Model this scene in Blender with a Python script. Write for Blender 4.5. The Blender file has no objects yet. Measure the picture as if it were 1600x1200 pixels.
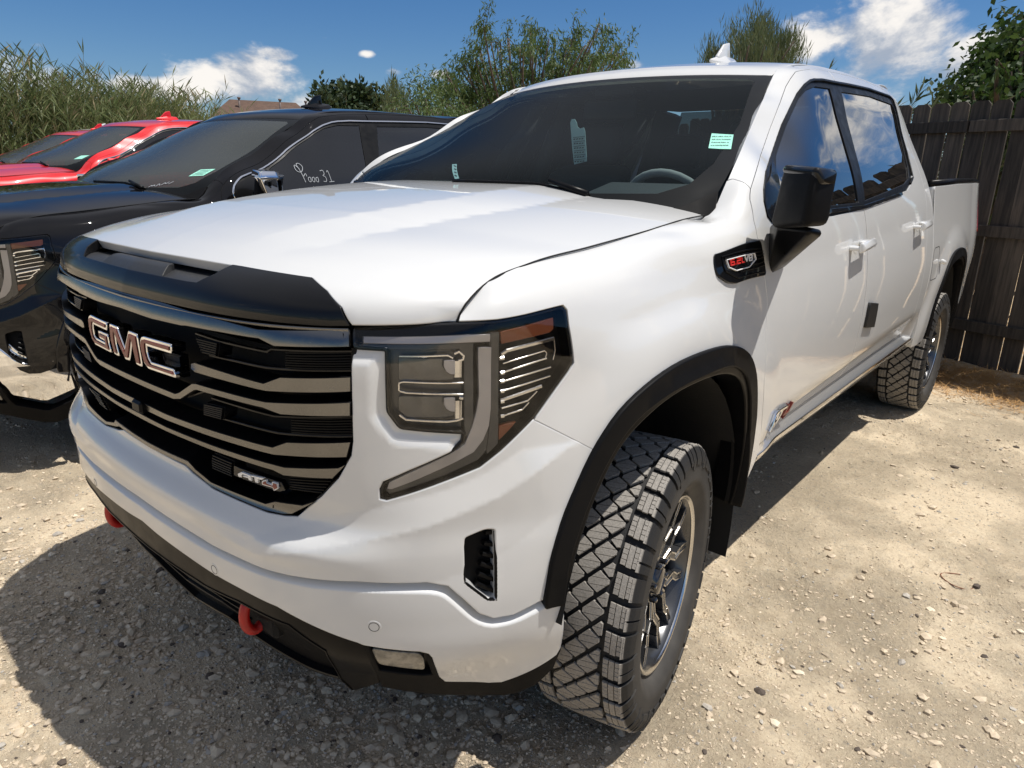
import bpy, bmesh, math, random
import numpy as np
from mathutils import Vector, Matrix, Euler
from mathutils.geometry import delaunay_2d_cdt
random.seed(7); RNG = np.random.default_rng(7)
SC = bpy.context.scene; COL = SC.collection
# ================================================================ camera, light, exposure
cam_d = bpy.data.cameras.new('camera'); cam = bpy.data.objects.new('camera', cam_d); COL.objects.link(cam); SC.camera = cam
cam_d.sensor_width = 36.0; cam_d.lens = 36.0*1080.61715/1600; cam_d.clip_start = .05; cam_d.clip_end = 3000
_y, _p, _r = -0.694028440, -0.292995768, 0.0225491295
_f = Vector((math.sin(_y)*math.cos(_p), math.cos(_y)*math.cos(_p), math.sin(_p)))
_rt = Vector((math.cos(_y), -math.sin(_y), 0)); _up = _rt.cross(_f)
_r2 = _rt*math.cos(_r)+_up*math.sin(_r); _u2 = _up*math.cos(_r)-_rt*math.sin(_r)
cam.matrix_world = Matrix(((_r2.x, _u2.x, -_f.x, 1.71593968), (_r2.y, _u2.y, -_f.y, -1.54757453), (_r2.z, _u2.z, -_f.z, 1.47620521), (0, 0, 0, 1)))
SC.render.resolution_x, SC.render.resolution_y = 1024, 768
SC.view_settings.view_transform = 'Standard'; SC.view_settings.look = 'None'
SC.view_settings.exposure = 0.40; SC.view_settings.gamma = 1; SC.view_settings.use_curve_mapping = False
SC.cycles.max_bounces = 8; SC.cycles.transparent_max_bounces = 16; SC.cycles.glossy_bounces = 5
SC.cycles.caustics_reflective = False; SC.cycles.caustics_refractive = False
SUN_DIR = Vector((.34, .205, 1.0)).normalized()          # towards the sun
SUN_EL = math.asin(SUN_DIR.z); SUN_AZ = math.atan2(SUN_DIR.x, SUN_DIR.y)
sun_d = bpy.data.lights.new('sun', 'SUN'); sun = bpy.data.objects.new('sun', sun_d); COL.objects.link(sun)
sun_d.energy = 3.8; sun_d.angle = math.radians(.53); sun_d.color = (1.0, .955, .89)
sun.rotation_euler = SUN_DIR.to_track_quat('Z', 'Y').to_euler()

CLOUDS = [((-.297, .94, .165), (.14, 1.2), .42), ((-.23, .96, .165), (.17, 1.1), .52), ((-.15, .978, .13), (.15, 1.5), .49), ((-.27, .95, .11), (.20, 2.2), .42), ((-.51, .85, .14), (.05, 1.6), .40), ((-.545, .818, .185), (.035, 1.6), .34),
          ((-.862, .49, .112), (.22, 2.4), .50), ((-.837, .53, .138), (.08, 3.0), .47), ((-.908, .408, .092), (.12, 3.0), .46), ((-.80, .59, .080), (.20, 3.5), .49), ((-.70, .70, .085), (.12, 4), .42), ((-.754, .645, .123), (.06, 3), .38), ((-.943, .309, .127), (.05, 3), .36),
          ((.12, .955, .26), (.20, 1.2), .45), ((.06, .975, .21), (.16, 1.4), .44), ((-.77, .62, .145), (.03, 2), .44), ((-.71, .69, .125), (.035, 2.2), .43), ((-.63, .76, .10), (.06, 2.4), .40), ((-.80, .58, .16), (.025, 2), .43), ((.5, .83, .2), (.4, 1.3), .42), ((.9, -.2, .25), (.4, 1.4), .40), ((.3, -.93, .2), (.45, 1.4), .42), ((-.6, -.78, .2), (.4, 1.4), .38), ((-.98, -.1, .18), (.2, 2), .3)]
STEER = 0.19
BLACK_AT = (-3.0, -.03, .045); RED_AT = [(-7.1, .78, .05), (-10.9, 1.45, .05)]; WHITE_AT = [(-13.1, 2.35, .05)]
def new_world():
    w = bpy.data.worlds.new('World'); SC.world = w; w.use_nodes = True
    nt = w.node_tree; N, L = nt.nodes, nt.links; N.clear()
    out = N.new('ShaderNodeOutputWorld'); bg = N.new('ShaderNodeBackground'); L.new(bg.outputs[0], out.inputs[0])
    sky = N.new('ShaderNodeTexSky'); sky.sky_type = 'NISHITA'; sky.sun_disc = False
    sky.sun_elevation = SUN_EL; sky.sun_rotation = SUN_AZ; sky.air_density = 1.0; sky.dust_density = .5; sky.ozone_density = 2.5; sky.altitude = 300
    bg.inputs[1].default_value = .10
    tc = N.new('ShaderNodeTexCoord'); sep = N.new('ShaderNodeSeparateXYZ'); L.new(tc.outputs['Generated'], sep.inputs[0])
    def m(op, a, b=None, c=None):
        n = N.new('ShaderNodeMath'); n.operation = op
        for i, x in enumerate((a, b, c)):
            if x is None: continue
            if isinstance(x, (int, float)): n.inputs[i].default_value = x
            else: L.new(x, n.inputs[i])
        return n.outputs[0]
    def ramp(x, a, b, lo=0., hi=1., kind='SMOOTHSTEP'):
        n = N.new('ShaderNodeMapRange'); n.interpolation_type = kind; L.new(x, n.inputs[0])
        n.inputs[1].default_value = a; n.inputs[2].default_value = b; n.inputs[3].default_value = lo; n.inputs[4].default_value = hi
        return n.outputs[0]
    # billow noise on direction, stretched so that clouds have flat bases
    mp = N.new('ShaderNodeMapping'); mp.inputs['Scale'].default_value = (1, 1, 1.7); L.new(tc.outputs['Generated'], mp.inputs[0])
    def noise(scale, detail, rough, dist=0., w=0., src=None):
        n = N.new('ShaderNodeTexNoise'); n.noise_dimensions = '4D'; n.inputs['Scale'].default_value = scale; n.inputs['Detail'].default_value = detail
        n.inputs['Roughness'].default_value = rough; n.inputs['Distortion'].default_value = dist; n.inputs['W'].default_value = w
        L.new(src or mp.outputs[0], n.inputs['Vector']); return n.outputs[0]
    n1 = noise(8.0, 10, .60, .25, 1.3); n2 = noise(2.1, 2, .5, 0, 4.0)
    # cloud banks: (direction, radius, gain)
    dens = None
    for (d, r, g) in CLOUDS:
        v = N.new('ShaderNodeVectorMath'); v.operation = 'DISTANCE'
        sc = N.new('ShaderNodeVectorMath'); sc.operation = 'MULTIPLY'; L.new(tc.outputs['Generated'], sc.inputs[0]); sc.inputs[1].default_value = (1, 1, r[1])
        L.new(sc.outputs[0], v.inputs[0]); v.inputs[1].default_value = (d[0], d[1], d[2]*r[1])
        b = ramp(v.outputs['Value'], 0, r[0], g, 0, 'SMOOTHSTEP')
        dens = b if dens is None else m('MAXIMUM', dens, b)
    low = ramp(sep.outputs[2], .0, .30, .37, .0)
    fill_veil = m('MULTIPLY', ramp(sep.outputs[2], .28, .62, .0, .62), ramp(n2, .20, .60, .75, 1.0))  # thin high cloud added above the view to whiten the fill light
    dens = m('MAXIMUM', dens, m('MULTIPLY', low, ramp(n2, .38, .62)))
    cov = ramp(m('ADD', n1, dens), .80, .97)
    core = ramp(m('ADD', n1, dens), .86, 1.15)
    # sunlit tops and grey bases: shift the lookup towards the sun and compare
    sh = N.new('ShaderNodeVectorMath'); sh.operation = 'ADD'; L.new(mp.outputs[0], sh.inputs[0]); sh.inputs[1].default_value = (SUN_DIR.x*.035, SUN_DIR.y*.035, .055)
    n1s = noise(8.0, 6, .60, .25, 1.3, sh.outputs[0])
    lit = ramp(m('SUBTRACT', n1, n1s), -.10, .14)
    litc = N.new('ShaderNodeMix'); litc.data_type = 'RGBA'; L.new(lit, litc.inputs[0])
    litc.inputs[6].default_value = (3.0, 3.4, 4.1, 1); litc.inputs[7].default_value = (7.9, 7.5, 7.0, 1)
    mx = N.new('ShaderNodeMix'); mx.data_type = 'RGBA'
    hsv = N.new('ShaderNodeHueSaturation'); hsv.inputs['Saturation'].default_value = 1.30; hsv.inputs['Value'].default_value = .74; L.new(sky.outputs[0], hsv.inputs['Color'])
    tn = N.new('ShaderNodeVectorMath'); tn.operation = 'MULTIPLY'; L.new(hsv.outputs[0], tn.inputs[0]); tn.inputs[1].default_value = (.70, .78, .90)
    L.new(m('MULTIPLY', cov, .93), mx.inputs[0]); L.new(tn.outputs[0], mx.inputs[6]); L.new(litc.outputs[2], mx.inputs[7])
    vl = N.new('ShaderNodeMix'); vl.data_type = 'RGBA'; L.new(fill_veil, vl.inputs[0]); L.new(mx.outputs[2], vl.inputs[6]); vl.inputs[7].default_value = (5.0, 4.95, 4.9, 1)
    L.new(vl.outputs[2], bg.inputs[0])

import numpy as np, math
# ---------------------------------------------------------------- camera model (same numbers as the scene camera)
CAM_LOC = np.array([1.71593968, -1.54757453, 1.47620521])
CAM_YAW, CAM_PITCH, CAM_ROLL, CAM_F = -0.694028440, -0.292995768, 0.0225491295, 1080.61715
def cam_axes():
    cy, sy = math.cos(CAM_YAW), math.sin(CAM_YAW); cp, sp = math.cos(CAM_PITCH), math.sin(CAM_PITCH)
    f = np.array([sy*cp, cy*cp, sp]); r = np.array([cy, -sy, 0.0]); u = np.cross(r, f)
    cr, sr = math.cos(CAM_ROLL), math.sin(CAM_ROLL)
    return cr*r + sr*u, -sr*r + cr*u, f
CR, CU, CF = cam_axes()
def proj(P):
    d = np.asarray(P, float) - CAM_LOC; z = d @ CF
    return np.stack([800 + CAM_F*(d @ CR)/z, 600 - CAM_F*(d @ CU)/z], -1), z
def ray(px, py):
    return CF + (px-800)/CAM_F*CR - (py-600)/CAM_F*CU
def at(px, py, x=None, y=None, z=None):
    """the point of the sight line through a pixel that lies at the given x, y or z"""
    d = ray(px, py)
    i, v = (0, x) if x is not None else (1, y) if y is not None else (2, z)
    return CAM_LOC + (v-CAM_LOC[i])/d[i]*d

def _hermite(knots, q):
    """non-uniform Catmull-Rom weights: matrix len(q) x len(knots)"""
    k = np.asarray(knots, float); n = len(k); q = np.clip(q, k[0], k[-1])
    i = np.clip(np.searchsorted(k, q, side='right')-1, 0, n-2)
    h = k[i+1]-k[i]; t = (q-k[i])/h
    h00 = 2*t**3-3*t**2+1; h10 = t**3-2*t**2+t; h01 = -2*t**3+3*t**2; h11 = t**3-t**2
    D = np.zeros((n, n))          # tangent at each knot as a combination of values
    for j in range(n):
        if j == 0: D[j, 0], D[j, 1] = -1/(k[1]-k[0]), 1/(k[1]-k[0])
        elif j == n-1: D[j, n-2], D[j, n-1] = -1/(k[-1]-k[-2]), 1/(k[-1]-k[-2])
        else:
            a, b = k[j]-k[j-1], k[j+1]-k[j]
            D[j, j-1] += -b/(a*(a+b)); D[j, j] += b/(a*(a+b)) - a/(b*(a+b)); D[j, j+1] += a/(b*(a+b))
    W = np.zeros((len(q), n)); r = np.arange(len(q))
    W[r, i] += h00; W[r, i+1] += h01
    W += (h10*h)[:, None]*D[i] + (h11*h)[:, None]*D[i+1]
    return W

class Surf:
    """smooth sheet through a grid of control points; u and v are the knot coordinates"""
    def __init__(s, U, V, P, flip=1, sym=False):
        s.sym = sym; s.U, s.V, s.P, s.flip = np.array(U, float), np.array(V, float), np.array(P, float), flip
        s.disp = None; s._cache = None
    def lifted(s, d):
        if not hasattr(s, '_lf'): s._lf = {}
        if d in s._lf: return s._lf[d]
        t = s._lf[d] = Surf(s.U, s.V, s.P, s.flip, s.sym); t.disp = (lambda u, v: (s.disp(u, v) if s.disp else 0*u)+d); return t
    def base(s, u, v):
        u = np.atleast_1d(np.asarray(u, float)); v = np.atleast_1d(np.asarray(v, float))
        if s.sym and (u < 0).any():
            p = s.base(np.abs(u), v); p[u < 0, 0] *= -1; return p
        if len(u) > 60000:
            return np.concatenate([s.base(u[i:i+60000], v[i:i+60000]) for i in range(0, len(u), 60000)])
        Wu, Wv = _hermite(s.U, u), _hermite(s.V, v)
        T = np.tensordot(Wu, s.P, (1, 0))               # q x nv x 3
        return np.einsum('qv,qvc->qc', Wv, T)
    def bnorm(s, u, v, h=1e-3):
        a = s.base(u+h, v)-s.base(u-h, v); b = s.base(u, v+h)-s.base(u, v-h)
        n = np.cross(a, b)*s.flip; return n/np.maximum(np.linalg.norm(n, axis=1), 1e-9)[:, None]
    def ev(s, u, v, off=0.0, disp=None):
        u = np.atleast_1d(np.asarray(u, float)); v = np.atleast_1d(np.asarray(v, float))
        p = s.base(u, v); d = off
        if disp is not None: d = d + disp(u, v)
        if s.disp is not None: d = d + s.disp(u, v)
        if np.ndim(d) or d != 0: p = p + s.bnorm(u, v)*np.broadcast_to(d, u.shape)[:, None]
        return p
    def norm(s, u, v, off=0.0, disp=None, h=1.5e-3):
        a = s.ev(u+h, v, off, disp)-s.ev(u-h, v, off, disp); b = s.ev(u, v+h, off, disp)-s.ev(u, v-h, off, disp)
        n = np.cross(a, b)*s.flip; return n/np.maximum(np.linalg.norm(n, axis=1), 1e-9)[:, None]
    def jac(s, u, v, h=1e-3):
        a = (s.base(u+h, v)-s.base(u-h, v))/(2*h); b = (s.base(u, v+h)-s.base(u, v-h))/(2*h)
        return a, b
    def inv(s, pts, nu=520, nv=260):
        """(u, v) of the surface points seen at the given photo positions (nearest sheet)"""
        if s._cache is None:
            uu = np.linspace(-.75 if s.sym else s.U[0], s.U[-1], nu); vv = np.linspace(s.V[0], s.V[-1], nv)
            gu, gv = np.meshgrid(uu, vv, indexing='ij')
            P = s.ev(gu.ravel(), gv.ravel()); q, z = proj(P)
            s._cache = (gu, gv, q.reshape(nu, nv, 2), z.reshape(nu, nv))
        gu, gv, q, z = s._cache
        out = []
        T = []
        a, b, c, d = q[:-1, :-1], q[1:, :-1], q[1:, 1:], q[:-1, 1:]
        mn = np.minimum(np.minimum(a, b), np.minimum(c, d)); mx = np.maximum(np.maximum(a, b), np.maximum(c, d))
        zf = z[:-1, :-1] > .2
        for p in pts:
            p = np.array(p[:2], float)
            m = zf & (mn[..., 0] <= p[0]) & (mx[..., 0] >= p[0]) & (mn[..., 1] <= p[1]) & (mx[..., 1] >= p[1])
            best = None
            for i, j in zip(*np.nonzero(m)):
                for tri in (((i, j), (i+1, j), (i+1, j+1)), ((i, j), (i+1, j+1), (i, j+1))):
                    A, B, C = (q[t] for t in tri)
                    M = np.array([B-A, C-A]).T; dt = np.linalg.det(M)
                    if abs(dt) < 1e-9: continue
                    w = np.linalg.solve(M, p-A)
                    if w[0] < -1e-6 or w[1] < -1e-6 or w.sum() > 1+1e-6: continue
                    W = (1-w.sum(), w[0], w[1])
                    zz = sum(k*z[t] for k, t in zip(W, tri))
                    if best is None or zz < best[0]:
                        best = (zz, sum(k*gu[t] for k, t in zip(W, tri)), sum(k*gv[t] for k, t in zip(W, tri)))
            if best is None:
                dd = ((q-p)**2).sum(-1)+(z < .2)*1e6; i, j = np.unravel_index(dd.argmin(), dd.shape)
                if dd[i, j] > 9: print('inv miss', p, 'by', round(float(dd[i, j]**.5), 1))
                best = (0, gu[i, j], gv[i, j])
            out.append((float(best[1]), float(best[2])))
        return out

# ---------------------------------------------------------------- body side / front shell
# stations of the plan line at bumper height: front centre -> corner -> side -> tail
VB = [.30, .42, .50, .60, .69, .745, .80, .86, .96, 1.06, 1.14, 1.20, 1.26, 1.32, 1.40, 1.50, 1.62, 1.74, 1.84, 1.90, 1.94]
FRONT = dict(ins=[.10, .05, .012, .0, .0, .004, .040, .030, .022, .020, .022, .035, .10, .20, .24, .28, .32, .36, .4, .44, .48],
             z=[.30, .42, .50, .60, .69, .745, .80, .86, .96, 1.06, 1.14, 1.195, 1.225, 1.24, 1.245, 1.25, 1.255, 1.26, 1.265, 1.27, 1.275])
CORN = dict(ins=[.10, .05, .012, .0, .0, .004, .012, .014, .016, .018, .022, .036, .085, .14, .18, .22, .26, .3, .34, .38, .42],
            z=[.30, .42, .50, .60, .69, .745, .80, .86, .96, 1.06, 1.145, 1.20, 1.23, 1.245, 1.25, 1.255, 1.26, 1.265, 1.27, 1.275, 1.28])
def fend(xs, zs): return dict(x=xs, z=zs)
LOWX = [.92, .945, .965, .978, .985, .988, .992, .996, 1.0]                      # v .30 .. .96
rows = []   # (x or None, y, nx, ny, spec)
def plan_row(x, y, nx, ny, spec):
    n = math.hypot(nx, ny); nx /= n; ny /= n
    return [(x-nx*i, y-ny*i, z) for i, z in zip(spec['ins'], spec['z'])]
def mixspec(a, b, t):
    return dict(ins=[p+(q-p)*t for p, q in zip(a['ins'], b['ins'])], z=[p+(q-p)*t for p, q in zip(a['z'], b['z'])])
def side_row(y, top, dx=0.0, low=LOWX):
    """top: list of 12 (x,z) for v = 1.06 .. 1.94"""
    pts = [(x+dx, y, v) for x, v in zip(low, VB[:9])]
    return pts + [(x+dx, y, z) for x, z in top]
FT = lambda s, sz: [(.998, 1.06), (.990, 1.135), (.975, 1.185), (.953, 1.24), (.918, sz-.036), (s, sz), (s-.05, sz+.008), (s-.08, sz+.012), (s-.11, sz+.016), (s-.14, sz+.018), (s-.16, sz+.02), (s-.18, sz+.022)]
GX = {1.06: .997, 1.14: .989, 1.20: .981, 1.26: .972, 1.32: .961, 1.40: .942, 1.50: .905, 1.62: .846, 1.74: .786, 1.84: .742, 1.90: .704, 1.94: .662}
GZ = dict(zip(VB, VB)); GZ[1.90] = 1.912; GZ[1.94] = 1.962
def gtop(dxs=None):
    return [(GX[v]-(dxs[i] if dxs else 0), GZ[v]) for i, v in enumerate(VB[9:])]
R_ = []
R_.append(plan_row(0, -.932, 0, -1, FRONT))
R_.append(plan_row(.20, -.927, .05, -1, FRONT))
R_.append(plan_row(.40, -.911, .16, -1, FRONT))
R_.append(plan_row(.56, -.884, .32, -1, FRONT))
R_.append(plan_row(.70, -.825, .60, -1, mixspec(FRONT, CORN, .6)))
R_.append(plan_row(.81, -.735, 1, -1, CORN))
C2 = dict(CORN); C2['ins'] = CORN['ins'][:11]+[.022, .036, .060, .085, .12, .16, .20, .24, .28, .32]; C2['z'] = CORN['z'][:11]+[1.199, 1.236, 1.262, 1.277, 1.283, 1.287, 1.291, 1.295, 1.299, 1.303]
R_.append(plan_row(.895, -.612, 1, -.62, C2))
R_.append([(x, y, z) for x, y, z in side_row(-.455, [(.935, 1.06), (.932, 1.14), (.924, 1.195), (.908, 1.243), (.880, 1.280), (.838, 1.305)]+[(.80-.03*i, 1.311+.002*i) for i in range(6)], 0,
                                            [.90, .925, .945, .955, .958, .957, .952, .948, .942])])
R_.append(side_row(-.25, FT(.850, 1.328), -.010))
R_.append(side_row(0.0, FT(.852, 1.352), 0))
R_.append(side_row(.20, [(.998, 1.06), (.990, 1.135), (.978, 1.19), (.960, 1.25), (.937, 1.308), (.893, 1.355), (.842, 1.371), (.81, 1.375), (.78, 1.379), (.75, 1.383), (.72, 1.387), (.69, 1.39)], 0))
R_.append(side_row(.36, [(.997, 1.06), (.989, 1.14), (.980, 1.20), (.969, 1.26), (.955, 1.322), (.920, 1.366), (.868, 1.380), (.83, 1.380), (.79, 1.384), (.76, 1.388), (.73, 1.392), (.70, 1.396)]))
R_.append(side_row(.47, [(.997, 1.06), (.989, 1.14), (.980, 1.20), (.970, 1.26), (.958, 1.32), (.938, 1.395), (.900, 1.455), (.835, 1.49), (.785, 1.54), (.745, 1.59), (.715, 1.63), (.69, 1.66)]))
LO = [(.997, 1.06), (.989, 1.14), (.981, 1.20), (.972, 1.26), (.961, 1.32)]
R_.append(side_row(.80, LO+[(.938, 1.40), (.886, 1.50), (.772, 1.625), (.722, 1.70), (.69, 1.75), (.665, 1.79), (.645, 1.82)]))
R_.append(side_row(1.10, LO+[(.942, 1.40), (.902, 1.50), (.834, 1.62), (.752, 1.735), (.680, 1.792), (.655, 1.82), (.635, 1.84)]))
R_.append(side_row(1.30, LO+[(.942, 1.40), (.905, 1.50), (.845, 1.62), (.779, 1.74), (.718, 1.84), (.678, 1.880), (.645, 1.893)]))
R_.append(side_row(1.50, LO+[(.942, 1.40), (.905, 1.50), (.846, 1.62), (.785, 1.74), (.735, 1.84), (.697, 1.898), (.656, 1.922)]))
R_.append(side_row(1.80, LO+[(.942, 1.40), (.905, 1.50), (.846, 1.62), (.786, 1.74), (.741, 1.84), (.703, 1.908), (.661, 1.946)]))
R_.append(side_row(2.40, gtop()))
R_.append(side_row(2.80, gtop()))
R_.append(side_row(3.12, gtop([0]*5+[.004, .008, .012, .02, .03, .035, .04])))
base_pts = [(0, -.932), (.20, -.927), (.40, -.911), (.56, -.884), (.70, -.825), (.81, -.735), (.895, -.612), (.955, -.462), (.985, -.25), (.99, 0), (.99, .2), (.99, .36), (.99, .47), (.99, .8), (.99, 1.1), (.99, 1.3), (.99, 1.5), (.99, 1.8), (.99, 2.4), (.99, 2.8), (.99, 3.12)]
UB = [0.0]
for (x0, y0), (x1, y1) in zip(base_pts, base_pts[1:]): UB.append(UB[-1]+math.hypot(x1-x0, y1-y0))
# mirrored stations behind the centre line make the sheet smooth across it
UB2 = [-UB[2], -UB[1]]+UB
RR = [[(-x, y, z) for x, y, z in R_[2]], [(-x, y, z) for x, y, z in R_[1]]]+R_
SHELL = Surf(UB2, VB, RR, flip=1, sym=True)
def u_of_y(y):   # on the flank
    return UB[11]+(y-.36)
def bulge(u, v):
    """box flare round the front wheel"""
    y = u-UB[11]+.36
    r = np.sqrt((y/.80)**2+((v-.50)/.72)**2)
    return .016*np.clip(1-np.maximum(r-.80, 0)/.22, 0, 1)**2*(3-2*np.clip(1-np.maximum(r-.80, 0)/.22, 0, 1))*(y > -.6)*np.clip((y+.6)/.25, 0, 1)
SHELL.disp = bulge

# ---------------------------------------------------------------- bonnet, windscreen, roof, load bed
def crown_sheet(rows, S, fy, gz, flip):
    """rows: (v, (centre y, z), (edge x, y, z), zpow)"""
    P = [[None]*len(rows) for _ in S]
    for j, (v, c, e, p) in enumerate(rows):
        for i, s_ in enumerate(S):
            a = min(s_, 1.0); ext = max(0, s_-1)
            P[i][j] = (e[0]*s_, c[0]+(e[1]-c[0])*fy(a, p), c[1]+(e[2]-c[1])*gz(a, p)-ext*.25)
    return Surf(S, [r[0] for r in rows], P, flip=flip, sym=True)
_fx, _ff = [0, .24, .49, .68, .85, .94, 1.0], [0, .02, .08, .19, .43, .68, 1.0]
HOOD_ROWS = [(-.03, (-.898, 1.175), (.822, -.645, 1.190), 0), (0, (-.905, 1.203), (.822, -.640, 1.213), 0), (.035, (-.893, 1.240), (.829, -.628, 1.240), 0), (.07, (-.866, 1.270), (.829, -.600, 1.260), 0),
             (.12, (-.818, 1.296), (.824, -.553, 1.279), .1), (.24, (-.700, 1.332), (.838, -.452, 1.305), .3), (.48, (-.450, 1.371), (.850, -.250, 1.328), .7), (.80, (-.12, 1.409), (.850, 0.0, 1.352), 1),
             (1.05, (.12, 1.427), (.840, .20, 1.371), 1), (1.28, (.33, 1.436), (.830, .36, 1.379), 1)]
def _hy(a, p):
    f0 = float(np.interp(a, _fx, _ff)); return f0*(1-p)+(a**2.2)*p
HOOD = crown_sheet(HOOD_ROWS, [0, .15, .3, .45, .6, .72, .82, .9, .96, 1.0, 1.05], _hy, lambda a, p: a**(2.4+1.2*p), 1)
WS_ROWS = [(-.12, (.02, 1.34), (.83, .30, 1.325), 0), (0, (.115, 1.385), (.83, .36, 1.38), 0), (.2, (.25, 1.482), (.832, .468, 1.476), 0), (.55, (.645, 1.655), (.757, .800, 1.637), 0), (1, (1.125, 1.875), (.642, 1.240, 1.858), 0), (1.05, (1.19, 1.90), (.63, 1.30, 1.88), 0)]
WS = crown_sheet(WS_ROWS, [0, .2, .4, .6, .8, .92, 1.0, 1.04], lambda a, p: a**2, lambda a, p: a**2, 1)
ROOF_ROWS = [(0, (1.118, 1.872), (.640, 1.236, 1.858), 0), (.03, (1.14, 1.894), (.640, 1.262, 1.872), 0), (.15, (1.28, 1.93), (.640, 1.38, 1.908), 0), (.45, (1.58, 1.972), (.640, 1.66, 1.942), 0), (.9, (2.05, 1.995), (.640, 2.08, 1.960), 0), (1.4, (2.55, 1.998), (.640, 2.55, 1.96), 0), (1.8, (2.98, 1.965), (.640, 2.96, 1.95), 0), (1.85, (3.03, 1.93), (.64, 3.01, 1.92), 0)]
ROOF = crown_sheet(ROOF_ROWS, [0, .25, .5, .75, .9, .97, 1.0, 1.03], lambda a, p: a**2, lambda a, p: a**2.5, 1)
BV = [.42, .50, .62, .80, .96, 1.06, 1.14, 1.20, 1.30, 1.40, 1.46, 1.50]
BXs = [.945, .962, .980, .990, 1.0, .997, .990, .981, .966, .952, .944, .938]
BED = Surf([2.92, 3.3, 3.8, 4.3, 4.62, 4.74, 4.80], BV, [[(x-dx, y, z+dz) for x, z in zip(BXs, BV)] for y, dx, dz in ((2.92, 0, 0), (3.3, 0, .008), (3.8, 0, .02), (4.3, .002, .025), (4.66, .012, .03), (4.80, .04, .03), (4.84, .10, .03))], flip=1)
def bed_bulge(u, v):
    r = np.sqrt(((u-3.747)/.80)**2+((v-.50)/.72)**2); t = np.clip(1-np.maximum(r-.80, 0)/.22, 0, 1); return .016*t*t*(3-2*t)
BED.disp = bed_bulge

# ================================================================ materials
MATS = {}
def mat(name, col=(.5, .5, .5), rough=.5, metal=0., coat=0., coatr=.03, spec=.5, nz=None, bump=None, alpha=None, colvar=None, trans=0., ior=1.5, aniso=0.):
    """nz=(scale, amount) roughness variation; bump=(scale, strength, distance); colvar=(scale, colour2, lo, hi)"""
    if name in MATS: return MATS[name]
    M = bpy.data.materials.new(name); M.use_nodes = True; nt = M.node_tree; N, L = nt.nodes, nt.links
    b = N['Principled BSDF']; b.inputs['Base Color'].default_value = (*col, 1); b.inputs['Roughness'].default_value = rough
    b.inputs['Metallic'].default_value = metal; b.inputs['Coat Weight'].default_value = coat; b.inputs['Coat Roughness'].default_value = coatr
    b.inputs['Specular IOR Level'].default_value = spec; b.inputs['Transmission Weight'].default_value = trans; b.inputs['IOR'].default_value = ior
    b.inputs['Anisotropic'].default_value = aniso
    if nz or bump or colvar:
        tc = N.new('ShaderNodeTexCoord'); src = tc.outputs['Object']
    def noise(sc, det=6, rough_=.6):
        n = N.new('ShaderNodeTexNoise'); n.inputs['Scale'].default_value = sc; n.inputs['Detail'].default_value = det; n.inputs['Roughness'].default_value = rough_
        L.new(src, n.inputs['Vector']); return n.outputs[0]
    def rng(x, a, b_, lo, hi):
        n = N.new('ShaderNodeMapRange'); L.new(x, n.inputs[0]); n.inputs[1].default_value = a; n.inputs[2].default_value = b_; n.inputs[3].default_value = lo; n.inputs[4].default_value = hi; return n.outputs[0]
    if nz: L.new(rng(noise(nz[0]), .3, .7, rough-nz[1], rough+nz[1]), b.inputs['Roughness'])
    if bump:
        n = N.new('ShaderNodeBump'); n.inputs['Strength'].default_value = bump[1]; n.inputs['Distance'].default_value = bump[2]
        L.new(noise(bump[0]), n.inputs['Height']); L.new(n.outputs[0], b.inputs['Normal'])
    if colvar:
        mx = N.new('ShaderNodeMix'); mx.data_type = 'RGBA'; mx.inputs[6].default_value = (*col, 1); mx.inputs[7].default_value = (*colvar[1], 1)
        L.new(rng(noise(colvar[0]), colvar[2], colvar[3], 0, 1), mx.inputs[0]); L.new(mx.outputs[2], b.inputs['Base Color'])
    MATS[name] = M; return M
def glass_mat(name, tint=(.2, .25, .25), rough=0.0, base=(0, 0, 0), opac=0., refl=1.0):
    """thin sheet glass: fresnel reflection over tinted see-through"""
    M = bpy.data.materials.new(name); M.use_nodes = True; nt = M.node_tree; N, L = nt.nodes, nt.links; N.clear()
    out = N.new('ShaderNodeOutputMaterial'); fr = N.new('ShaderNodeFresnel'); fr.inputs[0].default_value = 1.52
    gl = N.new('ShaderNodeBsdfGlossy'); gl.inputs['Roughness'].default_value = rough; gl.inputs['Color'].default_value = (1, 1, 1, 1)
    tr = N.new('ShaderNodeBsdfTransparent'); tr.inputs[0].default_value = (*tint, 1)
    mx = N.new('ShaderNodeMixShader')
    mul = N.new('ShaderNodeMath'); mul.operation = 'MULTIPLY'; mul.inputs[1].default_value = 1.7*refl; mul.use_clamp = True; L.new(fr.outputs[0], mul.inputs[0])
    inner = tr.outputs[0]
    if opac:
        df = N.new('ShaderNodeBsdfDiffuse'); df.inputs[0].default_value = (*base, 1); m2 = N.new('ShaderNodeMixShader'); m2.inputs[0].default_value = opac
        L.new(tr.outputs[0], m2.inputs[1]); L.new(df.outputs[0], m2.inputs[2]); inner = m2.outputs[0]
    L.new(mul.outputs[0], mx.inputs[0]); L.new(inner, mx.inputs[1]); L.new(gl.outputs[0], mx.inputs[2]); L.new(mx.outputs[0], out.inputs[0])
    MATS[name] = M; return M
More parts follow.
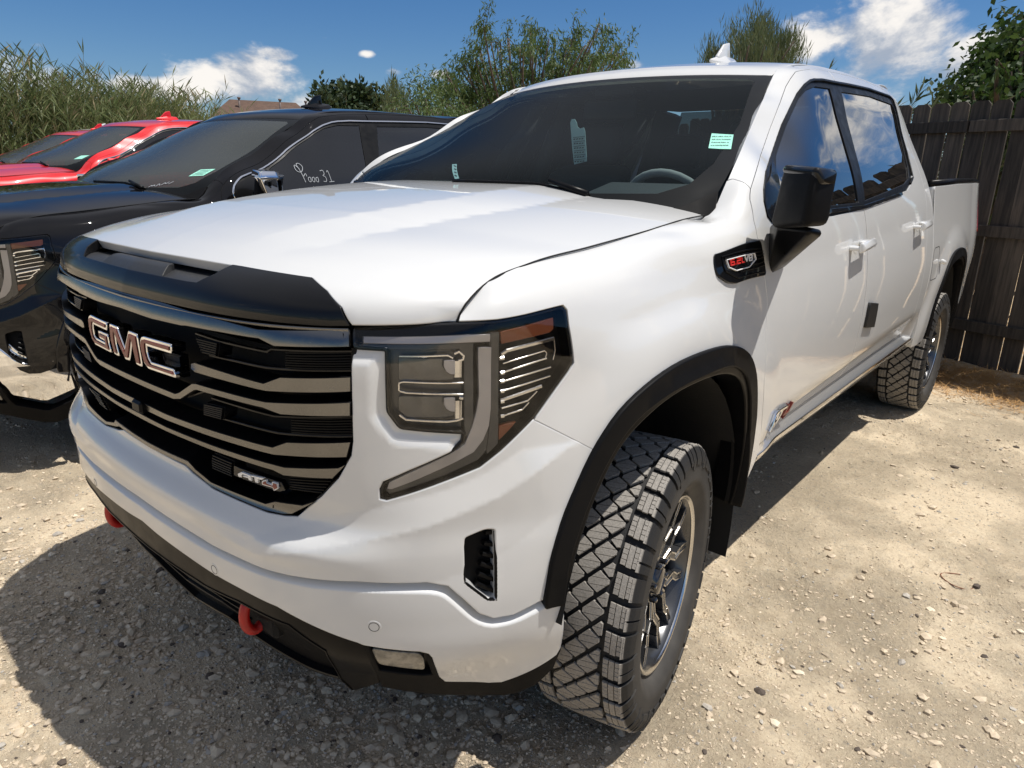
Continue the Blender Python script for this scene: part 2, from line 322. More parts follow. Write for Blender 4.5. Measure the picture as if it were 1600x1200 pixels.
def paint(name, col, dust=.0, coat=1.0, rough=.45, dustcol=(.42, .36, .28), flake=0.):
    """car paint: base + clear coat, with a thin film of road dust that gathers low down and in patches"""
    M = bpy.data.materials.new(name); M.use_nodes = True; nt = M.node_tree; N, L = nt.nodes, nt.links
    b = N['Principled BSDF']; b.inputs['Roughness'].default_value = rough; b.inputs['Coat Weight'].default_value = coat; b.inputs['Coat Roughness'].default_value = .02
    b.inputs['Metallic'].default_value = flake; b.inputs['Specular IOR Level'].default_value = .3 if max(col) > .1 else 0.
    tc = N.new('ShaderNodeTexCoord')
    n = N.new('ShaderNodeTexNoise'); n.inputs['Scale'].default_value = 3.0; n.inputs['Detail'].default_value = 8; n.inputs['Roughness'].default_value = .62; L.new(tc.outputs['Object'], n.inputs['Vector'])
    n2 = N.new('ShaderNodeTexNoise'); n2.inputs['Scale'].default_value = 260; n2.inputs['Detail'].default_value = 3; L.new(tc.outputs['Object'], n2.inputs['Vector'])
    r = N.new('ShaderNodeMapRange'); L.new(n.outputs[0], r.inputs[0]); r.inputs[1].default_value = .35; r.inputs[2].default_value = .75; r.inputs[3].default_value = dust*.25; r.inputs[4].default_value = dust
    r2 = N.new('ShaderNodeMapRange'); L.new(n2.outputs[0], r2.inputs[0]); r2.inputs[1].default_value = .66; r2.inputs[2].default_value = .76; r2.inputs[3].default_value = 0; r2.inputs[4].default_value = dust*1.5
    ad = N.new('ShaderNodeMath'); ad.operation = 'ADD'; ad.use_clamp = True; L.new(r.outputs[0], ad.inputs[0]); L.new(r2.outputs[0], ad.inputs[1])
    mx = N.new('ShaderNodeMix'); mx.data_type = 'RGBA'; mx.inputs[6].default_value = (*col, 1); mx.inputs[7].default_value = (*dustcol, 1); L.new(ad.outputs[0], mx.inputs[0]); L.new(mx.outputs[2], b.inputs['Base Color'])
    cr = N.new('ShaderNodeMapRange'); L.new(ad.outputs[0], cr.inputs[0]); cr.inputs[3].default_value = .015; cr.inputs[4].default_value = .5; L.new(cr.outputs[0], b.inputs['Coat Roughness'])
    MATS[name] = M; return M
paint('white_paint', (.63, .635, .63), .05, 1.0, .4)
paint('black_paint', (.003, .003, .004), .010, .8, .5)
paint('red_paint', (.62, .003, .008), .012, 1.0, .35, flake=.15)
mat('scoop_grey', (.030, .031, .033), .42, spec=.3, nz=(9, .1))
mat('gloss_black', (.002, .002, .0025), .5, coat=.50, coatr=.02, spec=.1)
mat('textured_black_plastic', (.0055, .0055, .006), .52, spec=.10, bump=(900, .25, .0006), nz=(20, .06))
mat('satin_black', (.004, .004, .0045), .34, spec=.12, nz=(14, .07))
mat('liner_black', (.006, .006, .006), .85, bump=(120, .4, .002))
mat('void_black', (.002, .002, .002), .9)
mat('dark_satin_metal', (.185, .183, .18), .24, metal=1., nz=(40, .04), bump=(300, .06, .0004))
mat('chrome', (.82, .83, .85), .045, metal=1., nz=(12, .03))
mat('shadow_chrome', (.62, .61, .60), .09, metal=1., nz=(12, .03))
mat('emblem_red', (.17, .020, .015), .4, coat=.15)
mat('hook_red', (.42, .012, .010), .42, nz=(30, .1), colvar=(30, (.2, .02, .015), .5, .8))
mat('badge_red', (.55, .02, .015), .4)
mat('badge_white', (.8, .8, .8), .35)
mat('amber', (.24, .055, .008), .3, coat=.3, bump=(420, .8, .0015))
mat('light_guide', (.46, .42, .40), .16, coat=1, spec=.8, bump=(150, .15, .001))
mat('lamp_brown', (.052, .050, .048), .30, coat=.3, bump=(90, .3, .001))
mat('lamp_glass_block', (.090, .089, .084), .12, coat=1, nz=(20, .04), colvar=(22, (.05, .045, .038), .4, .7))
mat('rubber_trim', (.006, .006, .006), .4, spec=.2, nz=(20, .1))
mat('label_green', (.36, .78, .62), .5, colvar=(300, (.25, .6, .48), .45, .6))
mat('ink', (.02, .03, .04), .6)
mat('paper_tag', (.38, .56, .56), .6)
mat('chalk', (.34, .36, .38), .7)
mat('interior_grey', (.035, .038, .042), .6, bump=(300, .3, .001))
mat('interior_light', (.22, .23, .23), .75)
mat('tape_black', (.01, .01, .01), .5)
mat('tail_red', (.25, .01, .01), .12, coat=1)
mat('smoke_lens', (.07, .07, .07), .08, coat=1)
mat('dusty_lens', (.26, .24, .20), .25, coat=.6, colvar=(30, (.10, .095, .08), .42, .62), bump=(60, .3, .002))
glass_mat('clear_lens', (.93, .93, .93), 0.01, refl=.42)
glass_mat('windshield_glass', (.72, .82, .82), 0.0, base=(.10, .15, .17), opac=.03, refl=.16)
glass_mat('tinted_glass', (.10, .12, .12), 0.0, base=(.01, .01, .01), opac=.10, refl=1.0)
glass_mat('windshield_dusty', (.55, .60, .58), 0.02, base=(.22, .25, .24), opac=.16, refl=.35)
mat('frit', (.004, .005, .006), .5, coat=.12, spec=.1)
mat('chrome_shadowed', (.5, .5, .5), .1, metal=1.)

# ================================================================ mesh helpers
def link(o, parent=None):
    COL.objects.link(o)
    if parent is not None: o.parent = parent
    return o
def mesh_obj(name, V, F, m, parent=None, smooth=True, normals=None, uv=None, mats=None, fmat=None):
    me = bpy.data.meshes.new(name); me.from_pydata([tuple(map(float, v)) for v in V], [], [tuple(int(i) for i in f) for f in F])
    me.materials.append(MATS[m] if isinstance(m, str) else m)
    for k in (mats or []): me.materials.append(MATS[k])
    if fmat is not None: me.polygons.foreach_set('material_index', np.array(fmat, np.int32))
    me.polygons.foreach_set('use_smooth', np.full(len(me.polygons), bool(smooth)))
    if uv is not None:
        lay = me.uv_layers.new(name='UVMap'); li = np.zeros(len(me.loops), np.int32); me.loops.foreach_get('vertex_index', li)
        lay.data.foreach_set('uv', np.asarray(uv, float)[li].ravel())
    if normals is not None: me.normals_split_custom_set_from_vertices([tuple(n) for n in normals])
    return link(bpy.data.objects.new(name, me), parent)
def thing(name, label, cat, loc=(0, 0, 0), rotz=0., group=None):
    o = bpy.data.objects.new(name, None); o.empty_display_size = .2; COL.objects.link(o); o.location = loc; o.rotation_euler = (0, 0, rotz)
    o['label'] = label; o['category'] = cat
    if group: o['group'] = group
    return o
def tag(o, label, cat, group=None, kind=None):
    if label: o['label'] = label
    if cat: o['category'] = cat
    if group: o['group'] = group
    if kind: o['kind'] = kind
    return o
class MB:
    """collects boxes, bars, tubes and prisms; .build makes one mesh object"""
    def __init__(s): s.V, s.F, s.M, s.S = [], [], [], []
    def add(s, V, F, mi=0, smooth=False):
        n = len(s.V); s.V += [tuple(map(float, v)) for v in V]; s.F += [tuple(n+int(i) for i in f) for f in F]; s.M += [mi]*len(F); s.S += [smooth]*len(F); return s
    def box(s, c, size, rot=None, mi=0, bev=0.):
        x, y, z = (k/2 for k in size); b = min(bev, x*.6, y*.6, z*.6)
        if b > 0:
            V = []
            for sx in (-1, 1):
                for sy in (-1, 1):
                    for sz in (-1, 1):
                        V += [(sx*x, sy*(y-b), sz*(z-b)), (sx*(x-b), sy*y, sz*(z-b)), (sx*(x-b), sy*(y-b), sz*z)]
            bm = bmesh.new(); vs = [bm.verts.new(v) for v in V]; r = bmesh.ops.convex_hull(bm, input=vs)
            bmesh.ops.dissolve_limit(bm, angle_limit=.02, verts=bm.verts, edges=bm.edges); bm.verts.index_update()
            V = [v.co.copy() for v in bm.verts]; F = [[v.index for v in f.verts] for f in bm.faces]; bm.free()
        else:
            V = [Vector((sx*x, sy*y, sz*z)) for sx in (-1, 1) for sy in (-1, 1) for sz in (-1, 1)]
            F = [(0, 1, 3, 2), (4, 6, 7, 5), (0, 4, 5, 1), (2, 3, 7, 6), (0, 2, 6, 4), (1, 5, 7, 3)]
        R = rot.to_matrix() if isinstance(rot, Euler) else (rot if rot is not None else Matrix.Identity(3))
        return s.add([R @ Vector(v)+Vector(c) for v in V], F, mi)
    def tube(s, pts, r, n=8, mi=0, caps=True, smooth=True):
        pts = [Vector(p) for p in pts]; rs = r if isinstance(r, (list, tuple)) else [r]*len(pts); V, F = [], []
        t0 = (pts[1]-pts[0]).normalized(); a = t0.orthogonal().normalized()
        for i, p in enumerate(pts):
            t = ((pts[min(i+1, len(pts)-1)]-pts[max(i-1, 0)])).normalized(); a = (a-t*a.dot(t)).normalized(); b = t.cross(a)
            for k in range(n):
                an = 2*math.pi*k/n; V.append(p+(a*math.cos(an)+b*math.sin(an))*rs[i])
        for i in range(len(pts)-1):
            for k in range(n): F.append((i*n+k, i*n+(k+1) % n, (i+1)*n+(k+1) % n, (i+1)*n+k))
        if caps: F += [tuple(range(n))[::-1], tuple((len(pts)-1)*n+k for k in range(n))]
        return s.add(V, F, mi, smooth)
    def lathe(s, prof, n=48, axis='x', c=(0, 0, 0), mi=0, smooth=True, closed=False):
        """prof: list of (axial, radius)"""
        V, F = [], []
        for k in range(n):
            a = 2*math.pi*k/n
            for h, r in prof:
                p = (h, r*math.cos(a), r*math.sin(a)) if axis == 'x' else (r*math.cos(a), r*math.sin(a), h)
                V.append((p[0]+c[0], p[1]+c[1], p[2]+c[2]))
        m = len(prof)
        for k in range(n):
            for i in range(m-1): F.append((k*m+i, k*m+i+1, ((k+1) % n)*m+i+1, ((k+1) % n)*m+i))
        return s.add(V, F, mi, smooth)
    def prism(s, poly, h, M=None, mi=0, ch=0.):
        """convex or simple polygon in xy extruded along z by h, optional chamfer at the top"""
        n = len(poly); V = [(x, y, 0) for x, y in poly]
        if ch > 0:
            cx, cy = sum(p[0] for p in poly)/n, sum(p[1] for p in poly)/n
            V += [(x, y, h-ch) for x, y in poly]; out = []
            for x, y in poly:
                d = math.hypot(x-cx, y-cy) or 1; out.append((x-(x-cx)/d*ch, y-(y-cy)/d*ch, h))
            V += out; L_ = 3
        else: V += [(x, y, h) for x, y in poly]; L_ = 2
        F = [tuple(range(n))[::-1], tuple((L_-1)*n+i for i in range(n))]
        for l in range(L_-1):
            for i in range(n): F.append((l*n+i, l*n+(i+1) % n, (l+1)*n+(i+1) % n, (l+1)*n+i))
        if M is not None: V = [M @ Vector(v) for v in V]
        return s.add(V, F, mi)
    def build(s, name, m, parent=None, mats=None, autosmooth=None):
        o = mesh_obj(name, s.V, s.F, m, parent, smooth=False, mats=mats, fmat=s.M)
        o.data.polygons.foreach_set('use_smooth', np.array(s.S, bool)); 
        return o

def _pair(s, name, m, parents, stuff=False):
    par = parents if isinstance(parents, (list, tuple)) else [parents, parents]
    a = s.build(name, m, par[0]); t = MB(); t.V = [(-x, y, z) for x, y, z in s.V]; t.F = [f[::-1] for f in s.F]; t.M, t.S = s.M, s.S
    b = t.build(name, m, par[1])
    if stuff: a['kind'] = b['kind'] = 'stuff'
    return [a, b]
MB.pair = _pair

def pip(P, poly):
    """points in polygon, vectorised"""
    P = np.asarray(P, float); poly = np.asarray(poly, float); x, y = P[:, 0], P[:, 1]; c = np.zeros(len(P), bool)
    x0, y0 = poly[-1]
    for x1, y1 in poly:
        m = ((y1 > y) != (y0 > y)); 
        if y1 != y0: c ^= m & (x < (x0-x1)*(y-y1)/(y0-y1)+x1)
        x0, y0 = x1, y1
    return c
def resample(poly, res, closed=True):
    out = []; n = len(poly)
    for i in range(n if closed else n-1):
        a, b = np.array(poly[i], float), np.array(poly[(i+1) % n], float); k = max(1, int(math.ceil(np.linalg.norm(b-a)/res)))
        for j in range(k): out.append(a+(b-a)*j/k)
    if not closed: out.append(np.array(poly[-1], float))
    return np.array(out)
def rounded(poly, r, n=4):
    """round the corners of a polygon (list of points) by radius r, in its own units"""
    out = []; m = len(poly)
    for i in range(m):
        p0, p1, p2 = (np.array(poly[(i+k) % m], float) for k in (-1, 0, 1)); a, b = p0-p1, p2-p1; la, lb = np.linalg.norm(a), np.linalg.norm(b)
        if la < 1e-9 or lb < 1e-9: continue
        cs = np.dot(a, b)/(la*lb)
        if cs < -.985: out.append(p1); continue
        t = min(r, la*.45, lb*.45); A, B = p1+a/la*t, p1+b/lb*t
        for k in range(n+1):
            q = k/n; out.append((1-q)**2*A+2*q*(1-q)*p1+q*q*B)
    return [tuple(p) for p in out]
def area(p):
    p = np.asarray(p); return .5*np.sum(p[:, 0]*np.roll(p[:, 1], -1)-np.roll(p[:, 0], -1)*p[:, 1])
def seg_dist(P, loop):
    """distance of points to a closed polyline"""
    P = np.asarray(P, float); d = np.full(len(P), 1e9); L_ = np.asarray(loop, float)
    for a, b in zip(L_, np.roll(L_, -1, 0)):
        ab = b-a; t = np.clip(((P-a) @ ab)/max(ab @ ab, 1e-12), 0, 1); d = np.minimum(d, np.linalg.norm(P-(a+t[:, None]*ab), axis=1))
    return d
def panel(name, surf, outer, m, parent=None, holes=(), res=.02, off=0., depth=.012, gap=.0, disp=None, side='R', ch=.0016, mats=None, fres=None, lines=()):
    """sheet-metal panel: a polygon in the (u, v) of a surface, with rolled edge and a return flange.
    side: 'R' driver side only, 'LR' two mirrored objects, 'S' symmetric across the centre (outer given for u >= 0)"""
    outer = [tuple(p) for p in outer]
    if side == 'S':
        half = outer; outer = half+[(-u, v) for u, v in half[::-1] if abs(u) > 1e-6]
        holes = [list(h) for h in holes]+[[(-u, v) for u, v in h][::-1] for h in holes if min(abs(p[0]) for p in h) > 1e-6]
    loops = [resample(outer, fres or res)]+[resample(h, fres or res) for h in holes]
    for i, l in enumerate(loops):
        a = area(l)
        if (a < 0) == (i == 0): loops[i] = l[::-1]
    if gap:      # pull every boundary inwards by gap metres, measured on the surface
        for i, l in enumerate(loops):
            t = np.roll(l, -1, 0)-np.roll(l, 1, 0); Ju, Jv = surf.jac(l[:, 0], l[:, 1])
            T = Ju*t[:, :1]+Jv*t[:, 1:]; N_ = surf.bnorm(l[:, 0], l[:, 1]); inn = np.cross(N_, T)*surf.flip; inn /= np.maximum(np.linalg.norm(inn, axis=1), 1e-9)[:, None]
            E, Fm, G = (Ju*Ju).sum(1), (Ju*Jv).sum(1), (Jv*Jv).sum(1); p, q = (inn*Ju).sum(1), (inn*Jv).sum(1); det = E*G-Fm*Fm
            d = np.stack([(G*p-Fm*q)/det, (E*q-Fm*p)/det], 1); ln = np.linalg.norm(d, axis=1)[:, None]; d = d/np.maximum(ln, 1e-9)*np.minimum(ln, 12)
            loops[i] = l+d*gap
    B = np.concatenate(loops); mn, mx = B.min(0), B.max(0)
    gx = np.arange(mn[0]+res*.5, mx[0], res); gy = np.arange(mn[1]+res*.43, mx[1], res*.87)
    G = np.array([(x+(res*.5 if j % 2 else 0), y) for j, y in enumerate(gy) for x in gx]) if len(gx) and len(gy) else np.zeros((0, 2))
    if len(G):
        k = pip(G, loops[0])
        for h in loops[1:]: k &= ~pip(G, h)
        G = G[k]
    if len(G):
        dd = np.full(len(G), 1e9)
        for l in loops: dd = np.minimum(dd, seg_dist(G, l))
        G = G[dd > res*.45]
    pts = np.concatenate([B, G]) if len(G) else B
    edges, o0 = [], 0
    for l in loops:
        n = len(l); edges += [(o0+i, o0+(i+1) % n) for i in range(n)]; o0 += n
    for ln in (list(lines)+([[(-u, v) for u, v in l] for l in lines] if side == 'S' else [])):
        l = resample(ln, (fres or res), False); k = pip(l, loops[0])
        for h in loops[1:]: k &= ~pip(l, h)
        dd = np.full(len(l), 1e9)
        for q in loops: dd = np.minimum(dd, seg_dist(l, q))
        k &= dd > res*.3; o0 = len(pts); idx = np.cumsum(k)-1
        pts = np.concatenate([pts, l[k]]); edges += [(o0+int(idx[i]), o0+int(idx[i+1])) for i in range(len(l)-1) if k[i] and k[i+1]]
    V2, _, F, OV, _, _ = delaunay_2d_cdt([Vector(p) for p in pts], edges, [], 0, 1e-7)
    V2 = np.array([(v.x, v.y) for v in V2]); F = np.array([list(f) for f in F if len(f) == 3])
    cen = V2[F].mean(1); k = pip(cen, loops[0])
    for h in loops[1:]: k &= ~pip(cen, h)
    F = F[k]
    P = surf.ev(V2[:, 0], V2[:, 1], off, disp); Nn = surf.norm(V2[:, 0], V2[:, 1], off, disp)
    a, b, c = V2[F[:, 0]], V2[F[:, 1]], V2[F[:, 2]]
    orient = ((b-a)[:, 0]*(c-a)[:, 1]-(b-a)[:, 1]*(c-a)[:, 0])
    want = surf.flip
    F[orient*want < 0] = F[orient*want < 0][:, ::-1]
    VV, FF, NN = [P], [F], [Nn]; nv = len(P)
    if depth > 0:
        for l in loops:
            n = len(l); p = surf.ev(l[:, 0], l[:, 1], off, disp); nn = surf.norm(l[:, 0], l[:, 1], off, disp)
            T = np.roll(p, -1, 0)-np.roll(p, 1, 0); T /= np.maximum(np.linalg.norm(T, axis=1), 1e-9)[:, None]
            outw = np.cross(T, nn)*surf.flip
            r0, n0 = p, nn
            r1, n1 = p+outw*ch*.7-nn*ch*.3, (outw*.7+nn*.7)
            r2, n2 = p+outw*ch-nn*ch, outw
            r3, n3 = p+outw*ch-nn*(ch+depth), outw
            for k_, (ra, na) in enumerate(((r0, n0), (r1, n1), (r2, n2), (r3, n3))): VV.append(ra); NN.append(na)
            i = np.arange(n); j = (i+1) % n
            for k_ in range(3):
                A, B_ = nv+k_*n, nv+(k_+1)*n
                q = np.stack([A+i, B_+i, B_+j, A+j], 1)
                if surf.flip < 0: q = q[:, ::-1]
                FF.append(q)
            nv += 4*n
    V = np.concatenate(VV); N_ = np.concatenate(NN); N_ /= np.maximum(np.linalg.norm(N_, axis=1), 1e-9)[:, None]
    Fl = [tuple(f) for q in FF for f in q]; obs = []
    uv = None
    if side in ('R', 'S', 'LR'): obs.append(mesh_obj(name, V, Fl, m, parent, True, N_))
    if side in ('L', 'LR'): obs.append(mesh_obj(name, V*[-1, 1, 1], [f[::-1] for f in Fl], m, parent, True, N_*[-1, 1, 1]))
    return obs if len(obs) > 1 else obs[0]
def tyre_mat():
    M = bpy.data.materials.new('tyre_rubber'); M.use_nodes = True; nt = M.node_tree; N, L = nt.nodes, nt.links; b = N['Principled BSDF']
    tc = N.new('ShaderNodeTexCoord'); n = N.new('ShaderNodeTexNoise'); n.inputs['Scale'].default_value = 7; n.inputs['Detail'].default_value = 8; L.new(tc.outputs['Object'], n.inputs['Vector'])
    n2 = N.new('ShaderNodeTexNoise'); n2.inputs['Scale'].default_value = 240; n2.inputs['Detail'].default_value = 4; L.new(tc.outputs['Object'], n2.inputs['Vector'])
    # road dust lies on the faces that touch the ground (far from the axle) and in a film on the sidewall
    sp = N.new('ShaderNodeSeparateXYZ'); L.new(tc.outputs['Object'], sp.inputs[0])
    cb = N.new('ShaderNodeCombineXYZ'); L.new(sp.outputs[1], cb.inputs[0]); L.new(sp.outputs[2], cb.inputs[1])
    ln = N.new('ShaderNodeVectorMath'); ln.operation = 'LENGTH'; L.new(cb.outputs[0], ln.inputs[0])
    def mr(x, a, b_, c, d):
        k = N.new('ShaderNodeMapRange'); L.new(x, k.inputs[0]); k.inputs[1].default_value = a; k.inputs[2].default_value = b_; k.inputs[3].default_value = c; k.inputs[4].default_value = d; return k.outputs[0]
    def mt(op, a, b_):
        k = N.new('ShaderNodeMath'); k.operation = op
        for i, x in enumerate((a, b_)):
            if isinstance(x, (int, float)): k.inputs[i].default_value = x
            else: L.new(x, k.inputs[i])
        return k.outputs[0]
    tread = mr(ln.outputs['Value'], .4085, .4125, 0, 1)
    side = mt('MULTIPLY', mr(ln.outputs['Value'], .40, .30, 0, 1), mr(ln.outputs['Value'], .268, .30, 1, .55))
    dust = mt('MULTIPLY', tread, mr(n2.outputs[0], .30, .65, .62, .95)); dust = mt('MAXIMUM', dust, mt('MULTIPLY', mt('MULTIPLY', side, .26), mr(n.outputs[0], .35, .65, .4, 1)))
    mx = N.new('ShaderNodeMix'); mx.data_type = 'RGBA'; mx.inputs[6].default_value = (.008, .008, .0085, 1); mx.inputs[7].default_value = (.34, .315, .28, 1); L.new(dust, mx.inputs[0]); L.new(mx.outputs[2], b.inputs['Base Color'])
    b.inputs['Roughness'].default_value = .72
    # sipes: thin wavy cuts as relief
    wv = N.new('ShaderNodeTexWave'); wv.inputs['Scale'].default_value = 36; wv.inputs['Distortion'].default_value = 3; wv.inputs['Detail'].default_value = 1
    bp = N.new('ShaderNodeBump'); bp.inputs['Strength'].default_value = .35; bp.inputs['Distance'].default_value = .002; L.new(n2.outputs[0], bp.inputs['Height']); L.new(bp.outputs[0], b.inputs['Normal'])
    MATS['tyre_rubber'] = M
tyre_mat()
mat('rim_dark', (.085, .087, .092), .30, metal=.75, coat=.5, nz=(20, .08))
mat('rim_machined', (.66, .65, .63), .22, metal=1.0, nz=(60, .06))
mat('rim_gloss', (.02, .02, .022), .12, metal=.3, coat=1)

# ================================================================ the white pickup
def px(surf, pts, lift=0.):
    """trace: photo positions -> (u, v) on a body surface"""
    return (surf.lifted(lift) if lift else surf).inv(pts)
def dens(pts, step=9.0):
    return [tuple(p) for p in resample(pts, step, False)]
def clip0(uv):
    """open polyline from the centre outwards: cut at the centre line"""
    out = []
    for a, b in zip(uv, uv[1:]):
        if a[0] < 0 <= b[0]:
            t = -a[0]/(b[0]-a[0]); out.append((0.0, a[1]+(b[1]-a[1])*t))
        elif a[0] >= 0: out.append(a)
    out.append(uv[-1])
    if out[0][0] > 1e-6: out = [(0.0, out[0][1])]+out
    return out
def strip(mb, surf, uv, w, h, off=0., res=.02, closed=False, mi=0, wdir=0., taper=None, mirror=False, disp=None):
    """bar of width w and height h laid along a polyline on a surface, off = height of its base"""
    l = resample(uv, res, closed); n = len(l)
    p = surf.ev(l[:, 0], l[:, 1], off, disp); nn = surf.norm(l[:, 0], l[:, 1], off, disp)
    if closed: T = np.roll(p, -1, 0)-np.roll(p, 1, 0)
    else: T = np.gradient(p, axis=0)
    T /= np.maximum(np.linalg.norm(T, axis=1), 1e-9)[:, None]; S = np.cross(nn, T); 
    ww = np.full(n, w) if taper is None else w*np.interp(np.linspace(0, 1, n), np.linspace(0, 1, len(taper)), taper)
    c = min(h, w)*.22; W = (ww/2)[:, None]
    ring = [p-S*W, p-S*W+nn*(h-c), p-S*np.maximum(W-c, W*.3)+nn*h, p+S*np.maximum(W-c, W*.3)+nn*h, p+S*W+nn*(h-c), p+S*W]
    V = np.stack(ring, 1).reshape(-1, 3); F = []
    for i in range(n if closed else n-1):
        j = (i+1) % n
        for k in range(5): F.append((i*6+k, i*6+k+1, j*6+k+1, j*6+k))
    if not closed: F += [tuple(range(6)), tuple((n-1)*6+k for k in range(6))[::-1]]
    F = [f[::-1] for f in F] if surf.flip > 0 else F
    mb.add(V, F, mi)
    if mirror: mb.add(V*[-1, 1, 1], [f[::-1] for f in F], mi)
    return mb
def u_y(y): return UB[11]+(y-.36)
ARCH = [(-.490, .602), (-.478, .73), (-.430, .849), (-.366, .95), (-.285, 1.015), (-.157, 1.057), (.037, 1.064), (.194, 1.052), (.31, 1.015), (.38, .949), (.427, .86), (.467, .76), (.483, .607)]

def smooth_line(p, n=3):
    p = [np.array(q, float) for q in p]
    for _ in range(n): p = [p[0]]+[q for a, b in zip(p, p[1:]) for q in (a*.75+b*.25, a*.25+b*.75)]+[p[-1]]
    return [tuple(q) for q in p]
def offset_line(p, d):
    p = np.array(p, float); t = np.gradient(p, axis=0); t /= np.linalg.norm(t, axis=1)[:, None]; q = p+np.stack([t[:, 1], -t[:, 0]], 1)*d
    return [tuple(a) for a in q if a[0] >= 0]
def gmc_poly(pts): return [(130+x/10, 480+y/10) for x, y in pts]
def at4_poly(pts): return [(360+x*.05625, 725+y*.05625) for x, y in pts]

def build_pickup():
    T = thing('pickup_truck', 'white crew cab pickup truck filling the foreground with black flared arches and red tow hooks', 'pickup truck')
    P = {}                                            # parts by name, for the neighbours' variants
    WP = 'white_paint'
    # ---------------------------------------------------------- bonnet
    lipc = px(HOOD, [(130, 366), (156, 375), (361, 413), (489.5, 434), (512, 454), (535, 480), (548.5, 506)])
    lip = clip0([(-.2, .103), (.2, .104)]+lipc[2:]); lip[-1] = (.852, .0)
    crO = px(HOOD, [(440, 396), (520, 381), (817, 325), (922, 308)]); crI = px(HOOD, [(430, 368), (520, 353), (702, 322), (835, 300)])
    yo = np.array([p[1] for p in crO]); xo = np.array([p[0] for p in crO]); yi = np.array([p[1] for p in crI]); xi = np.array([p[0] for p in crI])
    def bulge_h(u, v):
        a = np.abs(u); O = np.interp(v, yo, xo); I = np.interp(v, yi, xi)
        t = np.clip((O-a)/np.maximum(O-I, .05), 0, 1); f = np.clip((v-.14)/.30, 0, 1); e = np.clip((1.02-a)/.09, 0, 1)
        return .020*(t*1.15-.15*t*t)*f - .0008*(1-e)**2
    hood_out = lip+[(.90, .0), (.96, 0), (.999, .0), (.999, .04), (.999, .12), (.999, .5), (.999, 1.0), (.999, 1.27), (.93, 1.275), (.84, 1.27), (.76, 1.22), (.69, 1.13), (.62, 1.14), (.52, 1.20), (.40, 1.21), (.30, 1.17), (0, 1.19)]
    # the dark inside the joints is drawn as black strips, see shut()
    hood = panel('hood', HOOD, hood_out, WP, T, res=.028, fres=.012, gap=.0012, disp=bulge_h, side='S', depth=.02, ch=.003)
    scoop = px(HOOD, [(156, 376), (139, 400), (167, 411), (254, 434), (307, 444), (340, 428), (362, 414)])
    sc = [(0, .062)]+[(.345, .062), (.385, .085), (.405, .1085), (0, .1085)]
    appl = [(0, -.004), (.40, -.004), (.66, -.004), (.80, -.004), (.846, -.002), (.816, .033), (.760, .068), (.692, .098), (.46, .1025), (.425, .1025), (.408, .070), (.365, .0455), (.32, .044), (0, .0430)]
    ap = panel('hood_trim', HOOD, appl, 'gloss_black', T, res=.02, fres=.006, side='S', depth=.02, ch=.002, off=.001)
    floor_disp = lambda u, v: -(np.clip((v-.043)/.06, 0, 1))*.036
    fl = panel('scoop_floor', HOOD, [(0, .0425), (.32, .0435), (.368, .045), (.412, .070), (.43, .104), (.43, .130), (0, .130)], 'scoop_grey', T, res=.02, fres=.006, side='S', depth=0, disp=floor_disp, off=-.001)
    tab_disp = lambda u, v: -(np.clip((v-.043)/.06, 0, 1))*.036+.016*np.clip((v-.043)/.03, 0, 1)
    tb = panel('scoop_tab', HOOD, [(0, .0436), (.195, .0436), (.165, .086), (0, .086)], 'scoop_grey', T, res=.015, fres=.006, side='S', depth=.014, disp=tab_disp, ch=.002)
    m = MB(); strip(m, HOOD, [(-.846, -.012), (-.6, -.014), (0, -.014), (.6, -.014), (.846, -.012)], .0065, .006, -.001, res=.03); m.build('hood_chrome_lip', 'dark_satin_metal', T)
    # ---------------------------------------------------------- fender, with the headlight cut out of it
    seam = px(HOOD, [(715, 502)])                     # (first point of the bonnet seam)
    hl_out = px(SHELL, [(778, 499.5), (820, 492), (880, 477), (886, 484), (889, 509), (897, 567), (889, 580), (834, 656)])
    seam_s = px(SHELL, [(716, 502), (722, 478), (740, 458), (762, 440), (790, 425), (825, 412.5), (860, 402), (910, 387), (960, 373), (1000, 361), (1040, 350), (1072, 342.5), (1102, 336)])
    pil_s = px(SHELL, [(1109, 329)]+dens([(1120, 317), (1135, 282.5)])+[(1145, 279.5), (1160, 284), (1173, 295)])
    gap_s = px(SHELL, [(1172, 303), (1171.8, 312), (1178, 345), (1185, 382), (1195, 434), (1199, 471), (1196.7, 529), (1194, 596), (1190, 670), (1186, 700)])
    gap_s = [(u, v) for u, v in gap_s]
    archf = [(u_y(y) if y > -.455 else float(np.interp(y, [-.612, -.462], [UB[6], UB[7]])), v) for y, v in ARCH]
    ARC0 = list(archf)
    archf[0] = (px(SHELL, [(853, 934)])[0]); archf[1] = px(SHELL, [(866, 853)])[0]; archf[2] = px(SHELL, [(899, 765)])[0]
    corner = px(SHELL, [(934, 707)])[0]
    archf = smooth_line(archf, 2)
    rock_v = .60
    k0 = 0
    for i, p in enumerate(archf):
        if p[0] > corner[0] and k0 == 0: k0 = i
    f_out = seam_s+pil_s+gap_s+[(gap_s[-1][0]-.01, .60), (archf[-1][0]+.03, .53), (archf[-1][0], .53)]+archf[::-1][:len(archf)-k0]+[corner]+hl_out[::-1]+px(SHELL, [(718, 502)])
    badge_px = [(1112, 400), (1184.5, 377), (1193, 429), (1146, 442.5), (1134, 441), (1118, 431), (1113, 415)]
    badge = px(SHELL, badge_px)
    fcr = px(SHELL, [(876, 462), (930, 449), (985, 436), (1045, 419), (1107, 401), (1175, 379)])
